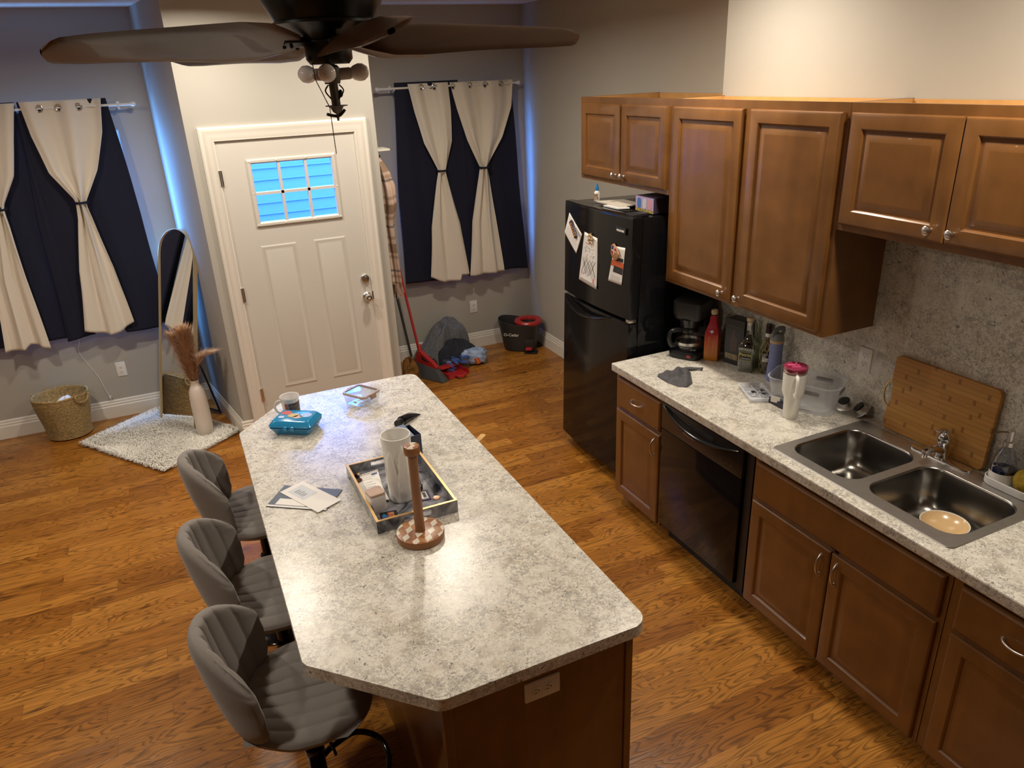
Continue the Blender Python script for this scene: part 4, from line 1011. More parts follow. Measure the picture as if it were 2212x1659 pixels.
b = MB(); b.prism(round_poly([(.845, 2.90), (.835, 2.72), (.905, 2.66), (.915, 2.86)], .02), .002, .018, .004); b.build('plate', 'blackm', t, True)
b = MB(); b.lathe([(.030, .018), (.030, .026), (.022, .028), (0, .028)], 20, T(.878, 2.78, 0)); b.build('socket', 'bucket', t, True)

# ------------------------------------------------------------------ kitchen island
IZ = .914
t = thing('island_countertop', 'large speckled grey island top with clipped corners', 'countertop', (-1.53, -.72, IZ))
pts = [(-1.040, -1.882), (-1.040, .448), (-1.752, .448), (-2.030, .128), (-2.030, -1.570), (-1.718, -1.882)]
out = round_poly(pts, [.055, .055, .04, .04, .05, .06], 8)
if sum(out[i][0] * out[(i + 1) % len(out)][1] - out[(i + 1) % len(out)][0] * out[i][1] for i in range(len(out))) < 0: out = out[::-1]
b = MB(); b.prism(out, IZ - .042, IZ, .0012); b.build('slab', 'lam', t, True, smooth=20)
t = thing('kitchen_island', 'stained wood island base under the speckled top', 'island', (-1.38, -.75, 0))
x0, x1, y0, y1, zt = -1.700, -1.075, -1.838, .36, IZ - .042
b = MB(); b.box(x0 + .012, x1 - .012, y0 + .012, y1 - .012, .085, zt - .001); b.box(x0 + .03, x1 - .06, y0 + .03, y1 - .03, 0, .085); b.build('carcass', 'cab', t, True, smooth=0)
b = MB(); b.box(x0 + .02, x1 - .02, y0, y0 + .012, 0, zt); b.build('end_panel', 'cab', t, True, smooth=0)
b = MB(); b.box(x0, x0 + .012, y0 + .02, y1 - .02, 0, zt); b.build('back_panel', 'cab', t, True, smooth=0)
for (xa_, xb_, ya_, yb_) in ((x0 - .006, x0 + .022, y0 - .006, y0 + .020), (x1 - .024, x1 + .002, y0 - .006, y0 + .020), (x0 - .006, x0 + .022, y1 - .02, y1 + .004), (x1 - .024, x1 + .002, y1 - .02, y1 + .004)):
    b = MB(); b.box(xa_, xb_, ya_, yb_, 0, zt, .002); b.build('corner_post', 'cab', t, True, smooth=0)
for (ya_, yb_) in ((-1.80, -1.10), (-1.08, -.38), (-.36, .33)):
    w = yb_ - ya_
    for (wa, wb) in ((0, w / 2 - .004), (w / 2 + .004, w)):
        d = raised_door(wb - wa, .56); d.v = [Vector((x1 - .012 - p.y, ya_ + wa + p.x, .10 + p.z)) for p in d.v]; dd = d.build('door', 'cab', t, True, smooth=25)
        k = pull_mb(0, 0); k.v = [Vector((x1 - .012 - p.y, ya_ + (wb - .035 if wa == 0 else wa + .035) + p.x, .56 + p.z)) for p in k.v]; k.build('handle', 'nickel', dd, True)
    d = slab_front(w, .17); d.v = [Vector((x1 - .012 - p.y, ya_ + p.x, .675 + p.z)) for p in d.v]; d.build('drawer', 'cab', t, True, smooth=25)
b = MB(); M = T(-1.000, -.392, .845) @ RZ(42); b.prism(round_poly([(-.10, -.013), (.075, -.015), (.075, .015), (-.10, .013)], .0125, 6), -.004, .004, .002, M); o = b.build('wooden_spoon', mat('pale_wood_handle', (.62, .36, .12), .5), smooth=30); tag(o, 'pale wooden utensil tip peeking out past the right edge of the island', 'utensil')
outlet('outlet', T(-1.392, y0 - .0002, .774) @ FACE_NEGY, 'white horizontal double outlet on the near end of the island', True)

# ------------------------------------------------------------------ bar stools
def stool_back(t):
    def mid(u, v):
        e = abs(u); vv = max(v, 0.0)
        w = .182 + .024 * ss(0, .25, v) - .012 * ss(.70, 1.0, v)
        z = .625 + .355 * v - .115 * e ** 3.0 * vv ** 1.5
        x = interp([(0, -.195), (.3, -.225), (.6, -.248), (.85, -.262), (1, -.266)], v)[0]
        x += interp([(0, .080), (.2, .115), (.5, .138), (.8, .148), (1, .140)], v)[0] * e ** 2.2
        return Vector((x, w * u, z))
    def nrm(u, v):
        h = 1e-3; a = mid(u + h, v) - mid(u - h, v); c = mid(u, v + h) - mid(u, v - h); return a.cross(c).normalized()
    NU, NV = 97, 40
    def half(u, v):
        e = (abs(u) ** 8 + abs(2 * v - 1) ** 12) ** (1 / 8); return .025 * math.sqrt(max(0, 1 - min(1, e) ** 9))
    def surf(sign):
        def fn(a, c):
            u = -math.cos(PI * a) * .15 + (2 * a - 1) * .85; v = .5 - .5 * math.cos(PI * c)
            n = nrm(u, v); h = half(u, v); p = mid(u, v)
            if sign > 0:
                q = min(1, max(0, (.99 - abs(u)) * 14)) * ss(.02, .10, v) * (.35 + .65 * ss(1.0, .93, v))
                h = h - .013 * q * (1 - abs(math.sin(PI * 4.0 * u)) ** .38)
            else: h = h * 1.15
            if n.x < 0: n = -n
            return p + n * h * (1 if sign > 0 else -1)
        return fn
    b = MB(); b.grid(surf(1), NU, NV); b.grid(surf(-1), NU, NV)
    return b.build('backrest', 'stool', t, normals=True, smooth=75)
def stool_seat(t):
    def out(u, v):
        w = .172 + .064 * ss(0, .42, v) - .015 * ss(.6, 1, v)
        x = -.185 + .405 * v - .10 * abs(u) ** 2.6 * ss(.45, 1, v) ; return x, w * u
    NU, NV = 97, 40
    def surf(sign):
        def fn(a, c):
            u = -math.cos(PI * a) * .15 + (2 * a - 1) * .85; v = .5 - .5 * math.cos(PI * c); x, y = out(u, v)
            e = (abs(u) ** 6 + abs(2 * v - 1) ** 8) ** (1 / 6); h = math.sqrt(max(0, 1 - min(1, e) ** 5))
            zc = .628 + .010 * u * u - .020 * ss(.75, 1, v)
            if sign > 0:
                q = min(1, max(0, (.93 - abs(u)) * 8)) * ss(0, .08, v) * ss(.96, .82, v)
                return (x, y, zc + h * .037 - .012 * (1 - u * u) * ss(0, .3, v) * ss(1, .6, v) - .011 * q * (1 - abs(math.sin(PI * 4.0 * u)) ** .40))
            return (x, y, zc - h * .045)
        return fn
    b = MB(); b.grid(surf(1), NU, NV); b.grid(surf(-1), NU, NV)
    return b.build('seat', 'stool', t, smooth=75)
S0 = thing('bar_stool', 'grey upholstered bar stool nearest the camera, at the near clipped island corner', 'bar stool', (-2.035, -1.370, 0), -7, 'grey bar stools at the island')
stool_back(S0); stool_seat(S0)
b = MB(); b.lathe([(0, 0), (.195, 0), (.198, .006), (.192, .012), (.12, .022), (.05, .034), (.042, .05), (0, .05)], 48); b.build('base', 'black', S0)
b = MB(); b.lathe([(.030, .04), (.030, .36), (.033, .365), (.033, .39), (.022, .392), (.022, .57), (0, .57)], 24); b.build('post', 'black', S0)
b = MB(); b.box(-.09, .09, -.09, .09, .565, .585, .004); b.build('mount_plate', 'blackm', S0)
b = MB(); P = spline([(.02, -.028, .30), (.06, -.075, .285), (.14, -.125, .265), (.215, -.09, .25), (.24, 0, .245), (.215, .09, .25), (.14, .125, .265), (.06, .075, .285), (.02, .028, .30)], 8); b.tube(P, .011, 10); b.build('foot_ring', 'black', S0)
b = MB(); b.tube(spline([(.02, -.02, .565), (.05, -.12, .56), (.07, -.19, .555), (.075, -.21, .545)], 6), .005, 8); b.build('lever', 'blackm', S0)
dup(S0, (-2.045, -.795, 0), 'grey upholstered bar stool in the middle of the three along the island', -6)
dup(S0, (-2.020, -.150, 0), 'grey upholstered bar stool farthest from the camera, by the white rug', -2)

# ------------------------------------------------------------------ things on the island
TRX0, TRX1, TRY0, TRY1 = -1.657, -1.338, -1.030, -.540
def marble():
    m, nt, bb = newmat('grey_marble_print'); N = nt.nodes.new; L = nt.links.new
    tc = N('ShaderNodeTexCoord'); n = N('ShaderNodeTexNoise'); n.inputs['Scale'].default_value = 5; n.inputs['Detail'].default_value = 3; n.inputs['Distortion'].default_value = 2.5; L(tc.outputs['Object'], n.inputs['Vector'])
    r = N('ShaderNodeValToRGB'); e = r.color_ramp.elements; e[0].position = .34; e[0].color = (.022, .025, .034, 1); e[1].position = .70; e[1].color = (.44, .44, .46, 1); q = e.new(.47); q.color = (.17, .175, .20, 1)
    L(n.outputs['Fac'], r.inputs['Fac']); L(r.outputs['Color'], bb.inputs['Base Color']); bb.inputs['Roughness'].default_value = .12; return m
MRB = marble()
t = thing('serving_tray', 'grey marbled tray with gold edges holding odds and ends on the island', 'tray', ((TRX0 + TRX1) / 2, (TRY0 + TRY1) / 2, IZ))
zt = IZ + .052; w = .010
b = MB(); b.box(TRX0, TRX1, TRY0, TRY1, IZ + .0005, IZ + .008); b.build('tray_bottom', MRB, t, True, smooth=0)
b = MB(); b.box(TRX0, TRX0 + w, TRY0, TRY1, IZ + .008, zt); b.box(TRX1 - w, TRX1, TRY0, TRY1, IZ + .008, zt); xc = (TRX0 + TRX1) / 2
for ya_, yb_ in ((TRY0, TRY0 + w), (TRY1 - w, TRY1)):
    b.box(TRX0 + w, xc - .055, ya_, yb_, IZ + .008, zt); b.box(xc + .055, TRX1 - w, ya_, yb_, IZ + .008, zt); b.box(xc - .055, xc + .055, ya_, yb_, IZ + .008, IZ + .022); b.box(xc - .055, xc + .055, ya_, yb_, zt - .010, zt)
b.build('tray_wall', MRB, t, True, smooth=0)
b = MB(); b.box(TRX0, TRX0 + w, TRY0, TRY1, zt, zt + .0015); b.box(TRX1 - w, TRX1, TRY0, TRY1, zt, zt + .0015); b.box(TRX0 + w, TRX1 - w, TRY0, TRY0 + w, zt, zt + .0015); b.box(TRX0 + w, TRX1 - w, TRY1 - w, TRY1, zt, zt + .0015)
b.build('gold_edge', mat('gold_edge', (.75, .50, .22), .3, .8), t, True, smooth=0)
TZ = IZ + .0082
def quad_paper(name, label, c, z, m='paper', th=.0008, cat='paper', curl=0.0, group=None):
    t = thing(name, label, cat, (sum(p[0] for p in c) / 4, sum(p[1] for p in c) / 4, z), group=group)
    def Q(u, v):
        p = [Vector(q) for q in c]; r = (p[0] * (1 - u) + p[1] * u) * (1 - v) + (p[3] * (1 - u) + p[2] * u) * v; return r
    def top(u, v):
        r = Q(u, v); return (r.x, r.y, z + th + curl * (u * u + .4 * v * v))
    b = MB(); b.grid(top, 12, 12); b.grid(lambda u, v: Vector(top(u, v)) - Vector((0, 0, th)), 12, 12)
    n = 12; bo = [i for i in range(n)] + [n * (j + 1) - 1 for j in range(1, n)] + [n * n - 1 - i for i in range(1, n)] + [n * (n - 1 - j) for j in range(1, n - 1)]
    for i in range(len(bo)): a_, c_ = bo[i], bo[(i + 1) % len(bo)]; b.f.append((a_, c_, c_ + n * n, a_ + n * n)); b.mi.append(0)
    b.build('sheet', m, t, True, smooth=30)
    def mark(rects, mm, nm):
        g = MB()
        for (u0, v0, u1, v1) in rects:
            k = 4
            g.grid(lambda a, e: Vector(top(u0 + (u1 - u0) * a, v0 + (v1 - v0) * e)) + Vector((0, 0, .0003)), k, k)
        g.build(nm, mm, t, True, normals=False, smooth=0)
    return t, mark
def lines(n, u0, u1, v0, v1, seed=1):
    r_ = random.Random(seed); return [(u0, v0 + (v1 - v0) * i / n, u0 + (u1 - u0) * r_.uniform(.5, 1), v0 + (v1 - v0) * (i + .25) / n) for i in range(n)]
t, mk = quad_paper('receipt', 'printed receipt slip lying in the tray under the white sheet', [(-1.612, -.575), (-1.530, -.565), (-1.560, -.785), (-1.648, -.765)], TZ, curl=.0, th=.001)
mk(lines(12, .08, .9, .05, .95), 'inkg', 'print'); mk([(.62, .10, .92, .17)], mat('blue_print', (.12, .16, .32), .6), 'print_band')
t, mk = quad_paper('letter_sheet', 'folded white letter leaning over the left edge of the tray', [(-1.640, -.640), (-1.552, -.640), (-1.556, -.838), (-1.640, -.800)], TZ + .0012, curl=.004, th=.0012)
mk(lines(7, .35, .95, .1, .9, 3), 'inkg', 'print')
# folded bracelet / beads
t = thing('bead_bracelet', 'brown tortoise bead bracelet in the far left corner of the tray', 'bracelet', (-1.635, -.590, TZ))
BR = mat('tortoise_bead', (.10, .035, .015), .12, noise=.7, nscale=60); BR2 = mat('cream_bead', (.45, .33, .2), .2)
for k in range(9):
    a = PI * .2 + PI * 1.5 * k / 8; b = MB(); b.ball((-1.632 + .019 * math.cos(a), -.600 + .033 * math.sin(a), TZ + .007), .0085, 12, sz=.8, sy=1.2); b.build('bead', BR if k % 3 else BR2, t, True)
t = thing('canister', 'small square white canister with a wooden lid in the tray', 'canister', (-1.615, -.868, TZ), 8)
b = MB(); o1 = rrect(-.033, .033, -.033, .033, .012, 6); b.rings([[(x, y, 0) for x, y in inset(o1, .004)], [(x, y, .006) for x, y in inset(o1, .001)], [(x, y, .066) for x, y in o1], [(x, y, .070) for x, y in inset(o1, .002)]]); b.build('jar', 'ceram', t, smooth=40)
b = MB(); b.prism(inset(o1, .001), .070, .080, .002); b.build('lid', mat('pale_beech', (.58, .40, .30), .45), t, smooth=40)
# white folded-relief vase
t = thing('vase', 'tall white ceramic vase with a folded relief standing in the tray', 'vase', (-1.503, -.838, TZ))
def wv(u, v, th=0.0):
    a = 2 * PI * u; z = .284 * v; r = .0495 + .0085 * v
    # two raised folds on the front, like overlapping leaves
    for c0, wd, top, h in ((-2.35, .58, .82, .009), (-1.50, .52, .90, .013)):
        d = abs((a - c0 + PI) % (2 * PI) - PI) / wd
        if d < 1: r += h * (1 - d * d) ** .6 * ss(.04, -.06, v - (top - .70 * d * d)) * ss(0, .25, v)
    if v < .03: r *= .9 + 3.3 * v
    r -= th; return (r * math.cos(a), r * math.sin(a), z)
b = MB(); b.grid(lambda u, v: wv(u, v), 96, 70, cu=True); b.grid(lambda u, v: wv(u, .04 + .96 * v, .004), 96, 40, cu=True)
b.add([wv(i / 96, 0) for i in range(96)], [tuple(range(96))]); b.add([wv(i / 96, .04, .004) for i in range(96)], [tuple(range(96))])
n0 = 69 * 96; n1 = 70 * 96 + 39 * 96
for i in range(96): j = (i + 1) % 96; b.f.append((n0 + i, n0 + j, n1 + j, n1 + i)); b.mi.append(0)
b.build('body', 'ceram', t, smooth=60)
t = thing('gift_card', 'black card with a blue and orange flare lying in the near end of the tray', 'card', (-1.588, -.945, TZ), -8)
b = MB(); b.prism(rrect(-.033, .033, -.036, .036, .004, 4), 0, .0010); b.build('card', 'blackp', t, smooth=0)
b = MB(); b.box(-.004, .020, -.030, .026, .0010, .0013); b.build('orange_flare', mat('flare_orange', (.55, .16, .03), .4, noise=.9, nscale=45), t, smooth=0)
b = MB(); b.prism([(-.028, .01), (-.018, .026), (.0, -.005), (-.012, -.030), (-.026, -.022)], .0010, .0013); b.build('blue_flare', mat('flare_blue', (.03, .14, .35), .4, noise=.8, nscale=50), t, smooth=0)
t = thing('black_comb', 'slim black rod standing up in the tray behind the paper towel stand', 'rod', (-1.425, -.800, TZ))
b = MB(); b.tube([(-1.421, -.812, TZ + .004), (-1.432, -.760, TZ + .185)], .009, 12); b.lathe([(0, 0), (.013, 0), (.013, .02), (.009, .024), (0, .024)], 14, T(-1.421, -.812, TZ)); b.build('shaft', 'blackp', t, True)
t = thing('name_tag', 'small purple beaded tag with a white label in the tray', 'tag', (-1.422, -.868, TZ), -5)
b = MB(); b.prism(rrect(-.022, .022, -.038, .038, .004, 4), 0, .0035, .001); b.build('frame', mat('purple_dotted', (.05, .03, .10), .5, noise=.9, nscale=250), t, smooth=30)
b = MB(); b.box(-.013, .013, -.027, .027, .0035, .0042); lb = b.build('label', 'paper', t, smooth=0)
text('303RE', .017, T(.001, 0, .0046) @ RZ(-90), 'ink', 'lettering', lb, bold=.0005)
t = thing('coin', 'small round copper token on the right of the tray', 'coin', (-1.382, -.905, TZ))
b = MB(); b.lathe([(0, 0), (.0145, 0), (.015, .001), (.0135, .0022), (.010, .0018), (0, .0020)], 28); b.build('disc', mat('copper_token', (.55, .30, .18), .35, .5), t)

# paper towel stand
t = thing('paper_towel_stand', 'wooden paper towel stand with inlaid diamond base on the island', 'paper towel holder', (-1.520, -1.120, IZ))
def inlay():
    m, nt, bb = newmat('wood_and_shell_inlay'); N = nt.nodes.new; L = nt.links.new
    tc = N('ShaderNodeTexCoord'); sp = N('ShaderNodeSeparateXYZ'); L(tc.outputs['Object'], sp.inputs[0]); s = .024
    # rhombille tiling from three skewed stripe families
    X = math_node(nt, 'DIVIDE', sp.outputs['X'], s); Y = math_node(nt, 'DIVIDE', sp.outputs['Y'], s)
    k3 = math.sqrt(3)
    a = X; bq = math_node(nt, 'ADD', math_node(nt, 'MULTIPLY', X, -.5), math_node(nt, 'MULTIPLY', Y, k3 / 2)); c = math_node(nt, 'ADD', math_node(nt, 'MULTIPLY', X, -.5), math_node(nt, 'MULTIPLY', Y, -k3 / 2))
    fa, fb, fc = (math_node(nt, 'FLOOR', v) for v in (a, bq, c))
    sm = math_node(nt, 'ADD', math_node(nt, 'ADD', fa, fb), fc)
    d = math_node(nt, 'MODULO', math_node(nt, 'ADD', math_node(nt, 'SUBTRACT', fa, fb), 300.0), 3.0)
    f0 = math_node(nt, 'LESS_THAN', d, .5); up = math_node(nt, 'LESS_THAN', sm, -1.5)
    w = N('ShaderNodeTexWhiteNoise'); cv = N('ShaderNodeCombineXYZ'); L(fa, cv.inputs[0]); L(fb, cv.inputs[1]); L(fc, cv.inputs[2]); L(cv.outputs[0], w.inputs['Vector'])
    r = N('ShaderNodeValToRGB'); r.color_ramp.elements[0].color = (.26, .10, .04, 1); r.color_ramp.elements[1].color = (.48, .24, .11, 1); L(w.outputs['Value'], r.inputs['Fac'])
    x = N('ShaderNodeMix'); x.data_type = 'RGBA'; L(f0, x.inputs['Factor']); L(r.outputs['Color'], x.inputs['A']); x.inputs['B'].default_value = (.72, .66, .54, 1)
    L(x.outputs['Result'], bb.inputs['Base Color']); bb.inputs['Roughness'].default_value = .3; return m
INL = inlay()
b = MB(); b.lathe([(0, .0005), (.083, .0005), (.087, .003), (.088, .026), (.0865, .0285)], 56); b.build('base', 'teak', t)
b = MB(); b.lathe([(0, .0290), (.085, .0290), (.0865, .0285), (.0865, .024)], 56); b.build('inlaid_top', INL, t)
b = MB(); b.lathe([(.0185, .029), (.0175, .10), (.017, .345), (.028, .347), (.029, .352), (.029, .374), (.027, .3765)], 28); b.build('post', 'teak', t)
b = MB(); b.lathe([(0, .3775), (.0255, .3775), (.027, .3765), (.027, .374)], 28); b.build('inlaid_cap', INL, t)
b = MB(); b.tube([(-.03, .098, .006), (.075, .122, .006)], .0055, 8); o = b.build('white_stick', 'white', smooth=60); o.location = (-1.520, -1.137, IZ); tag(o, 'short white rounded stick lying behind the paper towel stand', 'stick')

# envelopes
t, mk = quad_paper('booklet', 'dark slate booklet lying under the white envelope on the island', [(-2.005, -.627), (-1.911, -.497), (-1.703, -.650), (-1.797, -.776)], IZ + .0005, mat('slate_cover', (.075, .095, .125), .35), .004, 'booklet')
mk([(.10, .12, .38, .62)], 'paper', 'address_panel'); mk([(.0, .0, .07, 1.0)], 'paper', 'page_edge')
t, mk = quad_paper('envelope', 'white window envelope lying across the dark booklet', [(-1.938, -.548), (-1.838, -.501), (-1.727, -.732), (-1.828, -.780)], IZ + .0052, 'paper', .0016, 'envelope')
mk([(.18, .10, .82, .52)], mat('window_film', (.62, .66, .72), .06), 'window'); mk(lines(5, .3, .72, .2, .45, 4), 'inkg', 'address_print')

# teal lunch box
t = thing('lunch_box', 'turquoise plastic lunch box with stickers, at the far left of the island', 'lunch box', (-1.768, .035, IZ), -34)
TQ = mat('turquoise_plastic', (.012, .24, .50), .18, coat=.3)
def rl(hx, hy, z, r=.02): return [(x, y, z) for x, y in rrect(-hx, hx, -hy, hy, r, 5)]
b = MB(); b.rings([rl(.088, .062, .0005), rl(.090, .064, .004), rl(.104, .078, .034), rl(.106, .080, .036), rl(.106, .080, .039), rl(.100, .074, .039), rl(.086, .062, .006)]); b.build('base', TQ, t, smooth=35)
b = MB(); b.rings([rl(.107, .081, .0445), rl(.108, .082, .049), rl(.105, .079, .053), rl(.092, .066, .070), rl(.089, .063, .072)]); ld = b.build('lid', TQ, t, smooth=35)
b = MB(); b.box(-.10, .10, -.074, .074, .0385, .046); b.build('dark_gap', mat('dark_food', (.02, .035, .02), .6, noise=.8, nscale=60), t, smooth=0)
for (x, y, r, c) in ((-.055, .030, .026, (.62, .12, .10)), (-.010, .005, .028, (.58, .42, .08)), (.050, .012, .030, (.42, .55, .72)), (-.062, -.018, .015, (.55, .66, .78)), (.018, -.012, .022, (.62, .42, .26))):
    b = MB(); b.lathe([(0, .0728), (r, .0728), (r, .0722), (0, .0721)], 20, T(x, y, 0) @ Matrix.Diagonal((1, .78, 1, 1))); b.build('sticker', mat('sticker', c, .4, noise=.35, nscale=80), ld)
for x in (-.018, .018):
    b = MB(); b.box(x - .010, x + .010, -.087, -.078, .030, .052, .003); b.build('latch', TQ, t)
# mug
t = thing('mug', 'white mug with a printed photo band behind the turquoise lunch box', 'mug', (-1.762, .205, IZ), 0)
b = MB(); b.lathe([(0, .0005), (.038, .0005), (.041, .004), (.044, .095), (.047, .100), (.049, .108), (.047, .112), (.044, .110), (.041, .095), (.038, .010), (0, .008)], 48); b.build('body', mat('white_glazed_mug', (.76, .74, .72), .15, coat=.4), t)
b = MB(); b.tube(spline([(-.040, .008, .088), (-.062, .012, .086), (-.076, .015, .060), (-.064, .012, .030), (-.040, .008, .026)], 6), .006, 10); b.build('handle', mat('white_glazed_mug_handle', (.76, .74, .72), .15), t)
b = MB(); b.lathe([(.0424, .022), (.0446, .084)], 30, a0=-PI * .62, a1=PI * .05); b.build('photo_band', mat('photo_print', (.10, .075, .07), .3, noise=.9, nscale=60), t, normals=False)
b = MB(); b.lathe([(.0424, .022), (.0446, .084)], 8, a0=-PI * .76, a1=-PI * .64); b.build('red_print', mat('red_number_print', (.45, .12, .10), .3, noise=.8, nscale=110), t, normals=False)
# ribbed glass food container
t = thing('food_container', 'square ribbed clear container with a tan-clipped lid on the island', 'food container', (-1.405, .185, IZ), -57)
GL2 = glassmat('ribbed_clear_plastic', (.92, .95, .99), .08, .50)
def ribbed(h0, h1, z, n=100, amp=.0016):
    o_ = rrect(-h0, h0, -h1, h1, .02, 6); res = []
    for i, (x, y) in enumerate(o_): res.append((x, y, z))
    return res
def rib_loop(hx, hy, z, amp):
    pts_ = []; N_ = 34
    for (sx, sy, ax) in ((0, -1, 0), (1, 0, 1), (0, 1, 0), (-1, 0, 1)):
        for i in range(N_):
            q = -1 + 2 * i / N_; k = amp * (i % 2) * (1 if abs(q) < .92 else 0)
            if ax == 0: p = (hx * q * (-sy), sy * (hy + k))
            else: p = (sx * (hx + k), hy * q * sx)
            pts_.append((p[0] * 1.0, p[1], z))
    return pts_
b = MB(); b.rings([rib_loop(.062, .050, .001, 0), rib_loop(.064, .052, .006, .0018), rib_loop(.072, .060, .048, .0018), rib_loop(.073, .061, .056, 0)], cap1=False); b.build('tub', GL2, t, smooth=20)
b = MB(); b.rings([rl(.078, .066, .056, .02), rl(.079, .067, .058, .02), rl(.079, .067, .066, .02), rl(.077, .065, .0685, .02), rl(.070, .058, .0685, .018), rl(.069, .057, .064, .018), rl(.069, .057, .056, .018)], cap0=False, cap1=False); b.build('lid_rim', mat('taupe_rim', (.42, .33, .28), .3), t, smooth=35)
b = MB(); b.prism(rrect(-.069, .069, -.057, .057, .018, 5), .061, .064); b.build('lid_window', 'glass', t, smooth=0)
for sx in (-1, 1):
    b = MB(); b.box(min(sx * .078, sx * .086), max(sx * .078, sx * .086), -.020, .020, .040, .069, .003); b.build('clip', mat('tan_clip', (.34, .22, .15), .4), t)
b = MB()
for k in range(14): b.box(-.008, .008, -.006, .006, -.002, .002, .001, T(rnd.uniform(-.045, .045), rnd.uniform(-.035, .035), rnd.uniform(.010, .022)) @ RZ(rnd.uniform(0, 180)) @ RX(rnd.uniform(-30, 30)))
o = b.build('snack_pieces', mat('pale_snack', (.75, .78, .85), .5), smooth=0); o.location = (-1.405, .185, IZ); o['kind'] = 'stuff'; tag(o, 'pale bits scattered inside the ribbed clear container', 'food')
# black tube
t = thing('cream_tube', 'black cosmetic tube lying on the island behind the navy box', 'tube', (-1.265, -.155, IZ), 0)
d0 = Vector((-1.330, -.205, 0)); d1 = Vector((-1.205, -.085, 0)); dd_ = (d1 - d0).normalized(); nn = Vector((-dd_.y, dd_.x, 0)); b = MB(); loops = []
for s_, wv_, hv in ((0, .021, .021), (.035, .021, .021), (.036, .024, .023), (.10, .028, .016), (.150, .031, .008), (.172, .033, .0014)):
    c_ = d0 + dd_ * s_; loops.append([tuple(c_ + nn * (wv_ * math.cos(a)) + Vector((0, 0, IZ + hv + .0005 + hv * math.sin(a)))) for a in [2 * PI * i / 24 for i in range(24)]])
b.rings(loops[:2]); b.build('cap', 'blackp', t, True); b = MB(); b.rings(loops[2:]); b.build('tube_body', 'black', t, True)
# open navy box
t = thing('gift_box', 'open navy cardboard box standing behind the tall white vase', 'box', (-1.372, -.455, IZ), 8)
NB = mat('navy_card', (.028, .036, .075), .4); NB2 = mat('navy_flap', (.045, .085, .20), .4); w2, d2, h2 = .058, .058, .098
b = MB(); b.box(-w2, w2, -d2, d2, .0005, .003); b.box(-w2, -w2 + .002, -d2, d2, .003, h2); b.box(w2 - .002, w2, -d2, d2, .003, h2); b.box(-w2 + .002, w2 - .002, -d2, -d2 + .002, .003, h2); b.box(-w2 + .002, w2 - .002, d2 - .002, d2, .003, h2); b.build('carton', NB, t, smooth=0)
b = MB(); b.box(-w2, w2 - .028, -.055, .06, 0, .0015, 0, T(0, 0, h2 + .001) @ RX(6)); b.build('flap', NB2, t, smooth=0)

# ------------------------------------------------------------------ on the kitchen counter
CZ = .914
heapm = mat('charcoal_microfibre', (.085, .082, .088), .95, noise=.2, nscale=50, bump=.3, bscale=400)
# grey cloth, a crumpled flat cloth with a tail
cl = [(.102, -.300), (.175, -.272), (.250, -.268), (.300, -.300), (.290, -.345), (.205, -.470), (.150, -.498), (.115, -.470), (.098, -.390)]
def cloth_fn(u, v):
    n = len(cl); a = u * n; i = int(a) % n; f_ = a - int(a); p = Vector(cl[i]).lerp(Vector(cl[(i + 1) % n]), f_); c = Vector((.185, -.365)); q = c + (p - c) * v
    h = .008 + .045 * (1 - v ** 2) * (.6 + .5 * math.sin(9 * q.x / .1 + 2) * math.sin(7 * q.y / .1)) + .009 * math.sin(2 * PI * 3 * u + 2) * v
    return (q.x, q.y, CZ + max(.003, h * (1 if v < .97 else .4)))
t = thing('dishcloth', 'crumpled charcoal dishcloth on the counter near the fridge', 'cloth', (.19, -.38, CZ))
b = MB(); b.grid(cloth_fn, 72, 18, cu=True); b.add([(*cloth_fn(i / 72, 1)[:2], CZ + .0006) for i in range(72)], [tuple(range(72))]); b.grid(lambda u, v: (*cloth_fn(u, 1)[:2], cloth_fn(u, 1)[2] * v + (CZ + .0006) * (1 - v)), 72, 2, cu=True); b.build('cloth', heapm, t, True, smooth=60)
b = MB(); b.tube(spline([(.285, -.300, CZ + .012), (.320, -.318, CZ + .010), (.352, -.338, CZ + .012), (.362, -.352, CZ + .012)], 6), [.010 + .003 * math.sin(i * .4) for i in range(19)], 10, flat=.75); b.build('rolled_tail', heapm, t, True)
# coffee maker
t = thing('coffee_maker', 'black drip coffee maker with a glass carafe, in the corner by the fridge', 'coffee maker', (.485, -.092, CZ), -62)
b = MB(); b.prism(rrect(-.095, .095, -.13, .12, .05, 6), .0005, .042, .008); b.build('base', 'blackp', t, smooth=40)
b = MB(); b.prism(rrect(-.085, .085, .035, .12, .03, 5), .042, .235, .004); b.build('water_tower', 'blackp', t, smooth=40)
b = MB(); o1 = rrect(-.090, .090, -.105, .12, .045, 6); b.rings([[(x, y, .225) for x, y in inset(o1, .012)], [(x, y, .255) for x, y in o1], [(x, y, .325) for x, y in o1], [(x, y, .335) for x, y in inset(o1, .012)]]); b.build('brew_head', 'blackm', t, smooth=40)
b = MB(); b.lathe([(.050, .172), (.062, .225), (0, .225), (0, .172)], 28, T(0, -.04, 0)); b.build('filter_basket', 'blackp', t)
b = MB(); b.lathe([(0, .044), (.062, .044), (.073, .060), (.075, .095), (.064, .135), (.052, .155), (.052, .165)], 36, T(0, -.045, 0)); ca = b.build('carafe', 'glass', t)
b = MB(); b.lathe([(.053, .150), (.055, .160), (.053, .172), (0, .174)], 30, T(0, -.045, 0)); b.build('carafe_lid', 'blackp', ca)
b = MB(); b.lathe([(.0752, .078), (.0752, .094)], 36, T(0, -.045, 0)); b.build('carafe_band', 'nickel', ca)
